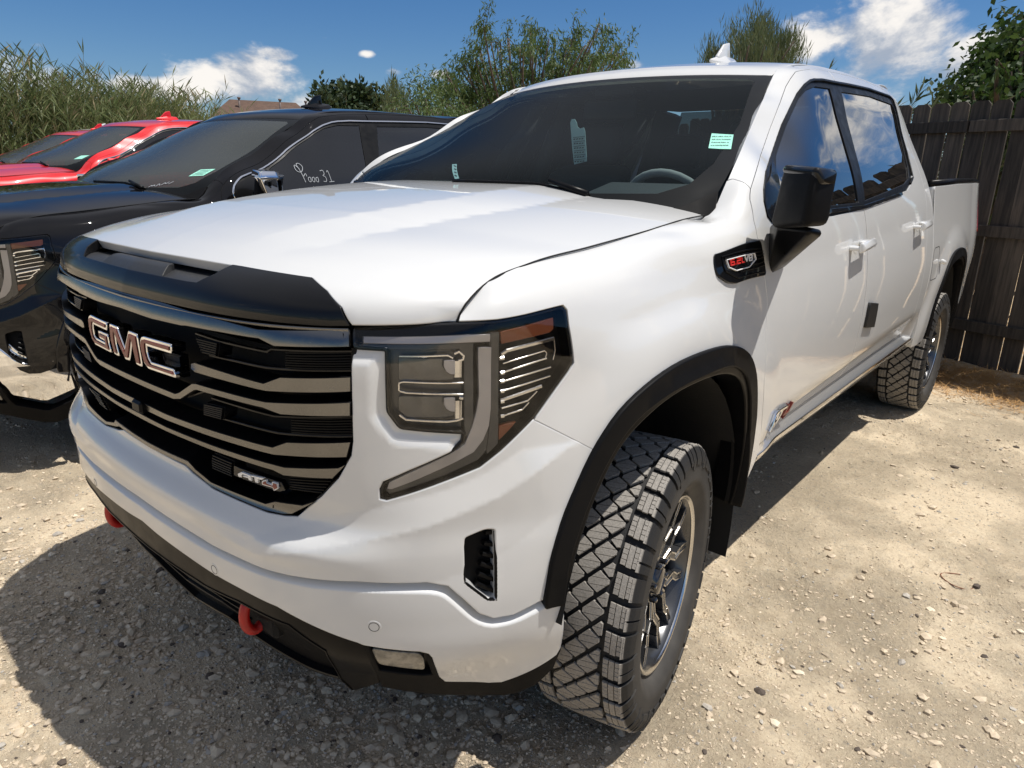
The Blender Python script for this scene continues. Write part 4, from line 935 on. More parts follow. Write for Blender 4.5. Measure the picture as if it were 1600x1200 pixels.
def build_cabin(T, P, ctx):
    WP = 'white_paint'; gap_s = ctx['gap_s']; archf = ctx['archf']
    pill = px(SHELL, dens([(1173, 295), (1188, 245), (1203.6, 200), (1220, 157), (1228, 134.7), (1235, 123), (1243, 112)]))
    dtop = [(3.131, 1.913), (3.36, 1.921)]
    dlo_f = px(SHELL, dens([(1278, 123), (1266, 126), (1257, 133), (1246, 147), (1222, 196), (1197.5, 269.5), (1194, 297), (1194.5, 315), (1199, 336), (1206, 345), (1215, 348), (1302, 337)]))
    bB, bT = 3.205, 3.352
    dlo_f = [(bT, 1.874), (3.18, 1.868)]+[p for p in dlo_f if p[0] < 3.1]+[(bB, 1.378)]
    fd_out = [(3.247, .657), (gap_s[-1][0], .657)]+gap_s[::-1]+pill+dtop+dlo_f+[(3.245, 1.25)]
    def door_shape(u, v):     # tucked waist above the sill and the soft shoulder below the belt
        y = np.atleast_1d(u)-UB[11]+.36; v = np.atleast_1d(v)
        w = np.clip((y-.52)/.30, 0, 1)*np.clip((3.05-y)/.25, 0, 1)
        vc = .725+.055*np.clip((y-.6)/1.8, 0, 1); q = np.clip(vc-v, -.03, 1); tuck = np.where(q < .03, (q+.03)**2/.12, q)
        sh = np.exp(-((v-1.20-.03*y)/.05)**2)
        return w*(-.34*tuck-.0025*sh)
    dsp = door_shape
    fd = panel('front_door', SHELL, fd_out, WP, T, res=.03, fres=.012, gap=.0028, side='LR', depth=.025, disp=door_shape)
    rd_out = [(3.251, .657), (3.249, 1.25), (bB+.004, 1.378), (3.35, 1.385)]+px(SHELL, [(1355, 320), (1418, 297)])+[(4.20, 1.49), (4.265, 1.54), (4.35, 1.70), (4.405, 1.865), (4.40, 1.898), (4.34, 1.905), (3.945, 1.902), (bT+.25, 1.885), (bT+.004, 1.874), (bT+.012, 1.921), (3.945, 1.9345), (4.36, 1.928), (4.44, 1.90), (4.455, 1.70), (4.452, 1.3), (4.446, 1.0), (4.44, .657)]
    rd = panel('rear_door', SHELL, rd_out[::-1], WP, T, res=.03, fres=.012, gap=.0028, side='LR', depth=.025, disp=door_shape)
    # cab side: screen pillar, roof rail and rear pillar in one pressing
    cs = px(SHELL, [(1145, 279.5), (1160, 284), (1173, 295)])+pill[1:]+dtop+[(3.945, 1.9345), (4.36, 1.928), (4.44, 1.90), (4.455, 1.70), (4.452, 1.3), (4.446, 1.0), (4.44, .62), (4.61, .62), (4.62, 1.3), (4.60, 1.50), (4.565, 1.75), (4.52, 1.90), (4.45, 1.9395), (3.0, 1.9395), (2.88, 1.935)]+px(SHELL, dens([(1208, 117.5), (1173, 200), (1137, 281)]))
    panel('cab_side', SHELL, cs, WP, T, res=.03, fres=.012, gap=.002, side='LR', depth=.02, disp=door_shape)
    def shut(uvs, surf=SHELL, w=.008, off=-.0045):  # same black strip for the shade of the door and bed joints
        m = MB(); strip(m, surf, uvs, w, .0015, off, res=.03, disp=dsp); m.pair('gap_shade_strip', 'void_black', T)
    shut(pill+dtop+[(3.945, 1.9345), (4.36, 1.928), (4.44, 1.90), (4.455, 1.70), (4.452, 1.3), (4.446, 1.0), (4.44, .655), (gap_s[-1][0], .655)])
    shut([(bB+.002, 1.378), (3.247, 1.25), (3.249, .657)])
    shut([(2.995, .6), (2.995, 1.45)], BED)
    # rocker
    ra, rb = archf[-1][0]+.03, 4.86
    def rk(u, v):
        v = np.atleast_1d(v); t = np.clip((.648-v)/.030, 0, 1); t = t*t*(3-2*t)
        return door_shape(u, np.full_like(v, .65))*(1-t)-.004-.55*np.clip(.600-v, 0, 1)
    rkp = panel('rocker_panel', SHELL, [(ra, .525), (4.62, .525), (4.62, .617), (4.44, .652), (gap_s[-1][0]+.0, .652), (ra+.02, .60)], WP, T, res=.03, fres=.02, gap=.0, side='LR', depth=.04, disp=rk, ch=.003)
    m = MB(); strip(m, SHELL, [(ra+.07, .612), (4.58, .620)], .014, .004, -.006, res=.05); m.pair('sill_moulding', 'shadow_chrome', rkp)
    # ------------------------------------------------ windows: black surround, glass, B pillar covers
    dlo_all = [(3.18, 1.868)]+[p for p in dlo_f[2:] if p[0] < 3.1]+[(bB, 1.378), (3.35, 1.385)]+px(SHELL, [(1355, 320), (1418, 297)])+[(4.20, 1.49), (4.265, 1.54), (4.35, 1.70), (4.405, 1.865), (4.40, 1.898), (4.34, 1.905), (3.945, 1.902), (bT+.25, 1.885), (bT, 1.874)]
    fg = [(bT-.045, 1.850), (3.15, 1.845), (3.03, 1.835), (2.90, 1.79), (2.60, 1.655), (2.33, 1.49), (2.245, 1.41), (2.24, 1.398), (bB-.045, 1.402)]
    fg = px(SHELL, dens([(1299, 137), (1276, 133), (1262, 139), (1250, 152), (1230, 196), (1215, 240)]))+px(SHELL, [(1210, 300), (1211, 335)])+[(2.5, 1.392), (bB-.045, 1.402)]
    rg = [(bB+.055, 1.408), (4.05, 1.478), (4.17, 1.505), (4.235, 1.56), (4.31, 1.70), (4.36, 1.845), (4.34, 1.872), (3.945, 1.874), (bT+.07, 1.850)]
    panel('window_surround', SHELL, dlo_all, 'rubber_trim', T, holes=[fg, rg], res=.03, fres=.012, off=-.006, depth=.012, side='LR')
    panel('window_glass', SHELL, fg, 'tinted_glass', fd[0], res=.03, off=-.0105, depth=0, side='R'); panel('window_glass', SHELL, fg, 'tinted_glass', fd[1], res=.03, off=-.0105, depth=0, side='L')
    panel('window_glass', SHELL, rg, 'tinted_glass', rd[0], res=.03, off=-.0105, depth=0, side='R'); panel('window_glass', SHELL, rg, 'tinted_glass', rd[1], res=.03, off=-.0105, depth=0, side='L')
    m = MB(); strip(m, SHELL, [(2.30, 1.372), (bB, 1.384), (3.9, 1.432)], .016, .008, -.002, res=.04); m.pair('belt_moulding', 'gloss_black', T)
    m = MB(); strip(m, SHELL, [p for p in dlo_all[:40] if p[0] < 3.2][::-1]+[(3.3, 1.872), (3.945, 1.90), (4.34, 1.903), (4.39, 1.89), (4.30, 1.62), (4.24, 1.51), (4.15, 1.48)], .011, .007, -.004, res=.03); o = m.pair('window_trim', 'rubber_trim', T); P['window_trim'] = o
    sail = px(SHELL, [(1197, 290), (1208, 243), (1213, 262), (1217, 330), (1222, 347), (1204, 344), (1197.5, 325)])
    panel('mirror_patch', SHELL, sail, 'gloss_black', fd[0], res=.03, off=-.002, depth=.008, side='R'); panel('mirror_patch', SHELL, sail, 'gloss_black', fd[1], res=.03, off=-.002, depth=.008, side='L')
    # ------------------------------------------------ door handles with their finger cups
    for d, (y0, z0), par in (('f', (1.365, 1.235), fd), ('r', (2.50, 1.270), rd)):
        for k, sg in ((0, 1), (1, -1)):
            xs = float(SHELL.ev([u_y(y0)], [z0])[0, 0])
            H = bpy.data.objects.new('door_handle', None); link(H, par[k])
            o = rhull('handle_grip', [(sg*(xs+.048), y0+.005, z0), (sg*(xs+.044), y0+.17, z0+.012), (sg*(xs+.040), y0-.006, z0-.008), (sg*(xs+.038), y0+.18, z0+.002), (sg*(xs+.040), y0-.004, z0+.016), (sg*(xs+.036), y0+.176, z0+.026)], .0075, WP, H)
            rhull('handle_base', [(sg*(xs+.004), y0+.125, z0+.012), (sg*(xs+.004), y0+.19, z0+.016), (sg*(xs+.030), y0+.155, z0+.012), (sg*(xs+.030), y0+.178, z0+.014)], .010, WP, H)
            rhull('handle_pivot', [(sg*(xs+.002), y0-.008, z0), (sg*(xs+.034), y0-.002, z0), (sg*(xs+.002), y0+.016, z0+.004)], .009, WP, H)
            c = [(u_y(y0+.082+.048*math.cos(a)), z0+.008+.034*math.sin(a)) for a in np.linspace(0, 2*math.pi, 24, endpoint=False)]
            cup = lambda u, v, y0=y0, z0=z0: -.018*np.clip(1-((u-u_y(y0+.082))/.048)**2-((v-z0-.008)/.034)**2, 0, 1)+.0006
            panel('handle_cup', SHELL, c, WP, H, res=.008, depth=0, side='R' if sg > 0 else 'L', disp=lambda u, v: door_shape(u, v)+.0008)
    # raised lettering low on the front doors
    def dl(x, y): return (2.275+x*.062+y*.012, .688+y*.052-x*.003)
    for k, par in ((0, fd[0]), (1, fd[1])):
        mc, mr_ = MB(), MB()
        for st in ([(0, 0), (.25, .95), (1.0, 1), (.95, 0)], [(.3, .42), (.95, .42)], [(1.2, 1), (2.5, 1)], [(1.85, 1), (1.8, 0)]): strip(mc, SHELL, [dl(*p) for p in st], .013, .010, .001, res=.02, disp=door_shape)
        for st in ([(2.75, 1.1), (2.7, .38), (3.7, .38)], [(3.45, 1.1), (3.4, -.1)]): strip(mr_, SHELL, [dl(*p) for p in st], .015, .010, .001, res=.02, disp=door_shape)
        for mb_, nm, mt_ in ((mc, 'door_emblem', 'chrome'), (mr_, 'door_emblem_numeral', 'emblem_red')):
            if k: mb_.V = [(-x, y, z) for x, y, z in mb_.V]; mb_.F = [f[::-1] for f in mb_.F]
            mb_.build(nm, mt_, par)['kind'] = 'stuff'
    # black magnetic number strip on the door
    t = px(SHELL, [(1356.5, 473), (1368.5, 474), (1362, 510), (1349, 511)])
    o = panel('door_strip', SHELL, t, 'tape_black', fd[0], res=.03, off=.012, depth=.010, side='R')
    # ------------------------------------------------ mirrors
    for k, sg in ((0, 1), (1, -1)):
        M_ = bpy.data.objects.new('door_mirror', None); link(M_, T)
        if sg < 0: M_.location = (.175, .46, -.03); M_.rotation_euler = (0, 0, .06)
        C = [(1.035, .42, 1.495), (1.135, .315, 1.492), (1.145, .385, 1.490), (1.04, .52, 1.497), (1.028, .40, 1.372), (1.132, .30, 1.385), (1.142, .38, 1.385), (1.035, .50, 1.372)]
        rhull('mirror_housing', [(sg*x, y, z) for x, y, z in C], .018, 'textured_black_plastic', M_)
        C2 = [(1.030, .41, 1.507), (1.138, .305, 1.500), (1.150, .39, 1.497), (1.045, .53, 1.507), (1.148, .312, 1.482), (1.152, .38, 1.480)]
        cap = rhull('mirror_cap', [(sg*x, y, z) for x, y, z in C2], .012, 'gloss_black', M_)
        C3 = [(.975, .52, 1.345), (1.03, .42, 1.352), (1.12, .36, 1.352), (1.125, .42, 1.345), (.975, .66, 1.335), (.972, .55, 1.225), (.975, .63, 1.235), (1.02, .47, 1.30)]
        rhull('mirror_arm', [(sg*x, y, z) for x, y, z in C3], .012, 'satin_black', M_)
        m = MB(); m.box((sg*1.09, .463, 1.435), (.095, .004, .10)); m.build('mirror_glass', 'chrome', M_)
    # ------------------------------------------------ windscreen
    wsp = [(0, .0), (.9, .0), (1.0, .03), (1.0, .2), (1.0, .5), (1.0, 1.0), (0, 1.0)]
    wi = [(0, .10), (.55, .095), (.82, .11), (.90, .17), (.935, .30), (.945, .6), (.925, .93), (.88, .955), (0, .965)]
    W = bpy.data.objects.new('windshield', None); link(W, T); P['windshield'] = W
    P['glass'] = panel('windshield_pane', WS, wi, 'windshield_glass', W, res=.05, depth=0, side='S')
    ring = wsp+[(0, 1.0)]
    fr = [(0, -.03), (.9, -.03), (1.0, .03), (1.0, .2), (1.0, .5), (1.0, 1.0), (0, 1.0), (0, .965), (.88, .955), (.925, .93), (.945, .6), (.935, .30), (.90, .17), (.82, .11), (.55, .095), (0, .10)]
    for sd in ('R', 'L'): panel('windshield_border', WS, fr, 'frit', W, res=.05, off=-.0005, depth=0, side=sd)
    cow = [(0, -.10), (1.0, -.10), (1.02, .05), (1.0, .13), (.93, .045), (.86, .0), (0, -.01)]
    for sd in ('R', 'L'): panel('cowl', WS, cow, 'textured_black_plastic', T, res=.05, off=.004, depth=.01, side=sd)
    # wipers
    for sh in (0, 1):
        m = MB(); a = WS.ev([.62-1.05*sh*.8, .30-1.05*sh*.8-.3], [.045, .075], .02)
        q0, q1 = ([(.62, .06), (.40, .115), (.0, .118)], [(.62, .04), (.45, .115)]) if sh == 0 else ([(-.28, .03), (-.55, .05), (-.88, .09)], [(-.28, .03), (-.55, .06)])
        pts = WS.ev([p[0] for p in resample(q0, .1, False)], [p[1] for p in resample(q0, .1, False)], .018)
        m.tube(pts, .006, 6); pts2 = WS.ev([p[0] for p in q1], [p[1] for p in q1], .034); m.tube(pts2, [.012, .008], 6)
        m.build('wiper', 'satin_black', T)
    # ------------------------------------------------ roof
    r = panel('roof', ROOF, [(0, .0), (.992, .0), (1.0, .05), (1.0, 1.0), (1.0, 1.8), (0, 1.8)], WP, T, res=.06, fres=.03, side='S', depth=.02, ch=.004); P['roof'] = r
    m = MB()
    for sg in (1, -1):
        m = MB(); pts = [(sg*.652, y, z-.016) for y, z in ((1.235, 1.858), (1.27, 1.88), (1.38, 1.905), (1.66, 1.935), (2.1, 1.955), (2.6, 1.955), (2.95, 1.945))]; m.tube(pts, .017, 8); m.build('roof_ditch_moulding', 'rubber_trim', T)
    # antenna fin, beside the centre line
    bz = float(ROOF.ev([.36], [.45])[0, 2]); y0 = 1.53; x0 = .245; K = 1.3
    A_ = lambda x, y, z: (x0+x*K, y0+y*K, bz+z*K)
    F_ = rhull('antenna_base', [A_(0, 0, .004), A_(-.022, .10, .004), A_(.022, .10, .004), A_(-.014, .19, .006), A_(.014, .19, .006), A_(0, .09, .028), A_(0, .18, .024)], .008, WP, T); P['antenna'] = F_
    rhull('antenna_fin', [A_(0, .045, .02), A_(0, .13, .02), A_(0, .125, .072), A_(0, .085, .062)], [.010, .010, .005, .005], WP, F_)
    # ------------------------------------------------ load bed
    ab = smooth_line([(y+3.747, v) for y, v in ARCH], 2)
    bo = [(3.0, .56), (ab[0][0]-.01, .56)]+ab+[(ab[-1][0]+.02, .62), (4.76, .64), (4.797, .9), (4.80, 1.42), (4.78, 1.462), (3.0, 1.462)]
    bs = panel('bed_side', BED, bo, WP, T, res=.04, fres=.015, side='LR', depth=.03, ch=.005)
    fc = px(BED, [(1453, 437), (1465, 433.5), (1470, 423), (1475.5, 405), (1474.7, 384), (1468, 383), (1462, 391.5)])
    fcr = rounded([(3.03, .945), (3.03, 1.13), (3.20, 1.13), (3.20, .945)], .04)
    m = MB(); strip(m, BED, fcr, .004, .0006, 0, closed=True, res=.02); m.build('fuel_door_gap', 'void_black', bs[0])
    rhull('fuel_door_knob', [(1.012, 3.24, 1.045), (1.02, 3.25, 1.04)], .014, WP, bs[0])
    m = MB()
    for sg in (1, -1):
        m = MB(); m.tube([(sg*.918, 3.0, 1.478), (sg*.914, 3.8, 1.495), (sg*.905, 4.6, 1.505), (sg*.89, 4.78, 1.503)], .024, 8); m.box((sg*.90, 3.9, 1.44), (.02, 1.75, .10)); m.build('bed_rail', 'satin_black', T)
    m = MB(); m.box((0, 3.0, 1.30), (1.78, .02, .36)); m.box((0, 4.80, 1.16), (1.74, .04, .62)); m.box((0, 3.9, .86), (1.8, 1.75, .04)); m.build('load_bed', 'satin_black', T)
    tl = panel('tail_lamp', BED, [(4.70, 1.12), (4.80, 1.12), (4.83, 1.42), (4.73, 1.42)], 'tail_red', T, res=.03, off=.006, depth=.02, side='LR')
    m = MB(); m.box((0, 4.92, .62), (1.80, .16, .20), bev=.03); m.build('rear_bumper', 'satin_black', T)
    # ------------------------------------------------ arch flares, liners
    def ringpoly(arch, cu, k1, cz=.42):
        inner = [(cu+(u-cu)*k1, cz+(v-cz)*k1) for u, v in arch]; return inner
    for S_, arch, cu in ((SHELL, archf, u_y(0.0)), (BED, ab, 3.747)):
        a2 = [(cu+(u-cu)*1.004, .42+(v-.42)*1.004) for u, v in arch]; a2 = [a2[0]]+a2[1:]
        low0, low1 = (a2[0][0]+.003, a2[0][1]-.02), (a2[-1][0]-.003, .50)
        arc = [low0]+a2+[low1]
        inn = ringpoly(arc, cu, .932); inn[0] = (inn[0][0], arc[0][1]); inn[-1] = (inn[-1][0], arc[-1][1])
        def fo(u, v, cu=cu):
            r = np.sqrt(((u-cu)/.50)**2+((v-.42)/.64)**2); return .012+.020*np.clip((1.0-r)/.10, 0, 1)
        fl = panel('arch_flare', S_, arc+inn[::-1], 'textured_black_plastic', T, res=.03, fres=.012, off=0, side='LR', depth=.05, disp=fo, ch=.006)
        in2 = ringpoly(arc, cu, .90); in2[0] = (in2[0][0], arc[0][1]); in2[-1] = (in2[-1][0], arc[-1][1])
        inn2 = ringpoly(arc, cu, .938); inn2[0] = (inn2[0][0], arc[0][1]); inn2[-1] = (inn2[-1][0], arc[-1][1])
        panel('flare_lip', S_, inn2+in2[::-1], 'satin_black', T, res=.03, fres=.015, off=.004, side='LR', depth=.07, ch=.006)
    for yc in (0, 3.747):
        for sg in (1, -1):
            m = MB(); V, F = [], []; n = 20
            for i in range(n+1):
                a = math.radians(-14+184*i/n); y, z = yc+.475*math.cos(a), .43+.58*math.sin(a)
                for x in (.58, .80, .975): V.append((sg*x, y, z))
            for i in range(n):
                for j in range(2): F.append((i*3+j, i*3+j+1, i*3+4+j, i*3+3+j))
            m.add(V, F, smooth=True); c = len(V)
            m.add([(sg*.58, yc, .43)]+[V[i*3] for i in range(n+1)], [(0, i+1, i+2) for i in range(n)])
            m.build('wheel_well_liner', 'liner_black', T)
    m = MB(); m.box((0, 2.0, .58), (1.12, 5.4, .42), bev=.02); m.box((0, -.45, .72), (1.40, .62, .62), bev=.02); m.box((0, 1.75, .66), (1.84, 2.1, .24)); m.box((0, 3.9, .70), (1.2, 1.8, .24))
    m.tube([(-.85, 3.747, .42), (.85, 3.747, .42)], .05, 10); m.tube([(-.85, 0, .40), (.85, 0, .40)], .04, 10)
    m.build('underbody', 'liner_black', T)
    # ------------------------------------------------ cabin
    I = bpy.data.objects.new('interior', None); link(I, T); P['interior'] = I
    m = MB(); m.add([(-.84, .16, 1.33), (.84, .16, 1.33), (.84, .55, 1.40), (.5, .74, 1.415), (-.5, .74, 1.40), (-.84, .55, 1.40), (-.8, .80, 1.10), (.8, .80, 1.10)], [(0, 1, 2, 3, 4, 5), (5, 4, 3, 2, 7, 6)]); m.build('dashboard', 'interior_grey', I)
    rhull('instrument_hood', [(.22, .66, 1.40), (.62, .66, 1.40), (.25, .78, 1.44), (.58, .78, 1.44), (.22, .82, 1.34), (.62, .82, 1.34)], .02, 'interior_grey', I)
    m = MB(); c = Vector((.42, .93, 1.33)); tilt = Matrix.Rotation(math.radians(-62), 3, 'X'); ring_ = [c+tilt @ Vector((.19*math.cos(a), .19*math.sin(a), 0)) for a in np.linspace(0, 2*math.pi, 33)]
    m.tube(ring_, .015, 8, caps=False); m.box(c, (.14, .05, .12), bev=.02); m.box(c, (.36, .02, .03), bev=.008); m.build('steering_wheel', 'interior_light', I)
    for x in (-.42, .42):
        for y in (1.45, 2.40):
            rhull('seat_back', [(x-.22, y, .95), (x+.22, y, .95), (x-.20, y+.14, 1.46), (x+.20, y+.14, 1.46), (x-.22, y+.12, .95), (x+.22, y+.12, .95), (x-.17, y+.22, 1.50), (x+.17, y+.22, 1.50)], .04, 'interior_grey', I)
            rhull('headrest', [(x-.10, y+.20, 1.58), (x+.10, y+.20, 1.58), (x-.09, y+.25, 1.70), (x+.09, y+.25, 1.70)], .04, 'interior_grey', I)
    m = MB(); m.add([(-.62, 1.30, 1.835), (.62, 1.30, 1.835), (.60, 2.9, 1.90), (-.60, 2.9, 1.90)], [(0, 1, 2, 3)]); m.box((0, 1.9, .9), (1.84, 2.3, .04)); m.build('headliner', 'interior_grey', I)
    m = MB(); 
    for sg in (1, -1):
        m.box((sg*.86, 1.6, 1.13), (.12, 2.5, .44)); 
    m.box((0, 2.88, 1.20), (1.76, .04, .56)); m.build('cab_lining', 'interior_grey', I)
    for sg in (1, -1):
        m = MB(); m.tube([(sg*.80, 1.60, 1.35), (sg*.66, 1.72, 1.85)], .045, 8); m.tube([(sg*.80, 2.85, 1.35), (sg*.62, 2.80, 1.88)], .09, 8); m.build('pillar_trim', 'interior_grey', I)
    m = MB(); m.add([(-.72, 2.90, 1.46), (.72, 2.90, 1.46), (.60, 2.93, 1.90), (-.60, 2.93, 1.90)], [(0, 1, 2, 3)]); m.build('rear_window', 'tinted_glass', I)
    rhull('rear_view_mirror', [(-.12, 1.12, 1.72), (.12, 1.12, 1.72), (-.12, 1.13, 1.78), (.12, 1.13, 1.78)], .012, 'satin_black', I)
    m = MB(); m.tube([(0, 1.13, 1.76), (0, 1.16, 1.84)], .012, 6); m.box((0, 1.20, 1.82), (.20, .14, .05), bev=.02); m.build('mirror_stalk', 'satin_black', I)

# ---------------------------------------------------------------- wheels
def clip_s(poly, t0, t1, g=.0005):
    """slice of a polygon between two slanting lines (fractions along s)"""
    lo, hi = min(s for s, w in poly), max(s for s, w in poly); a, b = lo+(hi-lo)*t0+(g if t0 > 0 else -1), lo+(hi-lo)*t1-(g if t1 < 1 else -1)
    def cut(P, f):
        out = []
        for p, q in zip(P, P[1:]+P[:1]):
            fp, fq = f(p), f(q)
            if fp >= 0: out.append(p)
            if fp*fq < 0: t = fp/(fp-fq); out.append((p[0]+(q[0]-p[0])*t, p[1]+(q[1]-p[1])*t))
        return out
    P = cut(list(poly), lambda p: p[0]-a+.10*(p[1]-.03)); return cut(P, lambda p: b-p[0]-.10*(p[1]-.03)) if len(P) > 2 else []
def make_tyre(name, parent, detail=True):
    """all-terrain tyre lying on the x axis, outer face towards +x; radius .419, width .275"""
    m = MB(); R0, W = .419, .1375; RG = R0-.0115
    prof = [(-.098, .262), (-.118, .285), (-.134, .325), (-.1375, .350), (-.132, .380), (-.122, .398), (-.100, RG-.002), (0, RG), (.100, RG-.002), (.122, .398), (.132, .380), (.1375, .350), (.136, .330), (.1375, .322), (.134, .305), (.118, .285), (.104, .270), (.098, .262)]
    m.lathe(prof, 96 if detail else 48)
    if not detail: 
        NP = 36
    else: NP = 36
    circ = 2*math.pi*R0
    def crown_r(w): return R0-.9*(abs(w)/.12)**4*.006
    def blk(poly, h=.0115, ch=.0016, wmax=.120, tilt=0):
        """poly: list of (s in metres round the tyre, w across)"""
        n = len(poly); V = []; cs, cw = sum(p[0] for p in poly)/n, sum(p[1] for p in poly)/n
        for lvl in (0, 1, 2):
            for s, w in poly:
                if lvl == 2: d = math.hypot(s-cs, w-cw) or 1; s, w = s-(s-cs)/d*ch, w-(w-cw)/d*ch
                r = crown_r(w)-(h+.002 if lvl == 0 else (ch if lvl == 1 else 0)); a = s/R0
                V.append((w, r*math.cos(a), r*math.sin(a)))
        F = [tuple(2*n+i for i in range(n))]+[(l*n+i, l*n+(i+1) % n, (l+1)*n+(i+1) % n, (l+1)*n+i) for l in (0, 1) for i in range(n)]
        m.add(V, F)
    p = circ/NP
    for k in range(NP):
        s0 = k*p; j = (k % 2)*.004
        for sg in (1, -1):
            so = s0+(p*.5 if sg < 0 else 0)
            # shoulder lug in three ribs wide, stepped ends, with sipes cut as gaps
            g = p*.74; e = [.0735, .0885, .1040, .1195+j*.7]
            sk = lambda w: (w-.068)*.10
            for a_, b_ in ((0, 1), (1, 2), (2, 3)):
                wa, wb = e[a_]+.0009, e[b_]-.0009; z = .0025 if a_ == 1 else 0
                for h0, h1 in ((0, .26), (.26, .5), (.5, .74), (.74, 1)) if detail else ((0, 1),):
                    sa, sb = so+g*h0+.0005, so+g*h1-.0005
                    blk([(sa+sk(wa), sg*wa), (sa+sk(wb)+z*.3, sg*wb), (sb+sk(wb)+z, sg*wb), (sb+sk(wa)+z, sg*wa)][::sg], ch=.0009)
            # lug runs over the shoulder on to the sidewall
            for q in ((0, .42, .352), (.50, .80, .366)) if k % 2 == 0 else ((0, .80, .360),):
                a0, a1 = (so+p*q[0])/R0+.012, (so+p*q[1])/R0+.012; V = []
                for a in (a0, a1):
                    for (w, r) in ((.116, .4165), (.1235, .409), (.1325, .395), (.1395, .376), (.1400, q[2]), (.135, q[2]-.002), (.118, .395)): V.append((sg*w, r*math.cos(a), r*math.sin(a)))
                F = [(i, (i+1) % 7, 7+(i+1) % 7, 7+i) for i in range(7)]+[tuple(range(7)), tuple(range(7, 14))[::-1]]
                m.add(V, F)
        # centre: skewed lozenges in a woven pattern between the shoulders
        for row, w0 in ((0, 0.), (1, .0335), (-1, -.0335), (2, .0615), (-2, -.0615)):
            sc = s0+(p*.5 if row % 2 else 0); hs, hw = p*.5-.0100, .0335-.0068; kx = .004
            if abs(row) == 2: poly = [(sc-hs*.62, w0*.93), (sc+.004, w0-np.sign(w0)*(.0335-.0100)), (sc+hs*.72, w0*.93), (sc+hs*.62, w0*1.055), (sc-hs*.50, w0*1.055)]; poly = poly if w0 > 0 else poly[::-1]
            else: poly = [(sc-hs, w0-.002), (sc+kx-.004, w0-hw), (sc+kx+.006, w0-hw), (sc+hs, w0+.002), (sc-kx+.004, w0+hw), (sc-kx-.006, w0+hw)]
            n_ = 3 if abs(row) < 2 else 2
            for i_ in range(n_):
                q = clip_s(poly, i_/n_, (i_+1)/n_)
                if len(q) > 2: blk(q, ch=.0009)
    t = m.build(name, 'tyre_rubber', parent)
    return t
def make_wheel(T, loc, sg, steer=0., detail=True, tyre_src=None):
    """wheel hub at loc; sg = +1 for the driver's side"""
    W = bpy.data.objects.new('wheel', None); link(W, T); W.location = loc; W.scale = (.952,)*3; W.location[2] = loc[2]*.952; W.rotation_euler = (random.uniform(0, 1), 0, steer if sg > 0 else math.pi+steer)
    if tyre_src is None: t = make_tyre('tyre', W, detail)
    else: t = tyre_src.copy(); COL.objects.link(t); t.parent = W
    m = MB()
    m.lathe([(.100, .263), (.106, .268), (.112, .262), (.108, .252), (.090, .244), (.060, .232), (-.09, .225), (-.10, .262)], 72)
    m.build('rim_barrel', 'rim_dark', W)
    m = MB(); m.lathe([(.1135, .2625), (.1145, .258), (.1125, .2525), (.106, .249)], 72); m.build('rim_lip', 'rim_machined', W)
    m = MB(); m2 = MB(); NS = 6
    for k in range(NS):
        a = 2*math.pi*k/NS
        for s in (1, -1):
            # each spoke is a pair of angular legs; bright machined edges outline each leg
            path = [(.060, .012*s), (.120, .018*s), (.150, .052*s), (.185, .055*s), (.243, .082*s)]
            pts = []
            for r, q in path: pts.append((r, q))
            def P3(r, q, x): 
                y, z = r, q; return (x, y*math.cos(a)-z*math.sin(a), y*math.sin(a)+z*math.cos(a))
            xs = [.068, .078, .084, .088, .094]; hw = .0125
            for (r0, q0), (r1, q1), x0, x1 in zip(path, path[1:], xs, xs[1:]):
                d = math.hypot(r1-r0, q1-q0); nx_, ny_ = -(q1-q0)/d*hw, (r1-r0)/d*hw
                A = [P3(r0+nx_, q0+ny_, x0), P3(r0-nx_, q0-ny_, x0), P3(r1-nx_, q1-ny_, x1), P3(r1+nx_, q1+ny_, x1)]
                B = [(p[0]-.035, p[1], p[2]) for p in A]
                m.add(A+B, [(0, 1, 2, 3), (4, 7, 6, 5), (0, 4, 5, 1), (1, 5, 6, 2), (2, 6, 7, 3), (3, 7, 4, 0)])
                for e in (1, -1):
                    E0 = [(r0+nx_*e, q0+ny_*e), (r0+nx_*e*.60, q0+ny_*e*.60), (r1+nx_*e*.60, q1+ny_*e*.60), (r1+nx_*e, q1+ny_*e)]
                    A = [P3(r, q, x+.0025) for (r, q), x in zip(E0, (x0, x0, x1, x1))]; B = [(p[0]-.004, p[1], p[2]) for p in A]
                    m2.add(A+B, [(0, 1, 2, 3), (4, 7, 6, 5), (0, 4, 5, 1), (1, 5, 6, 2), (2, 6, 7, 3), (3, 7, 4, 0)])
    m.build('spokes', 'rim_dark', W); m2.build('spoke_edges', 'rim_machined', W)
    m = MB(); m.lathe([(.03, .075), (.066, .074), (.072, .068), (.072, .045), (.086, .043), (.092, .036), (.093, 0.0001)], 36)
    for k in range(6):
        a = 2*math.pi*(k+.5)/6; m.box((.080, .058*math.cos(a), .058*math.sin(a)), (.026, .016, .016), bev=.004)
    m.build('hub_cap', 'rim_gloss', W)
    m = MB(); m.lathe([(-.02, .19), (-.02, .05), (-.045, .05), (-.045, .19), (-.02, .19)], 40); m.build('brake_disc', 'rim_dark', W)
    return W, t

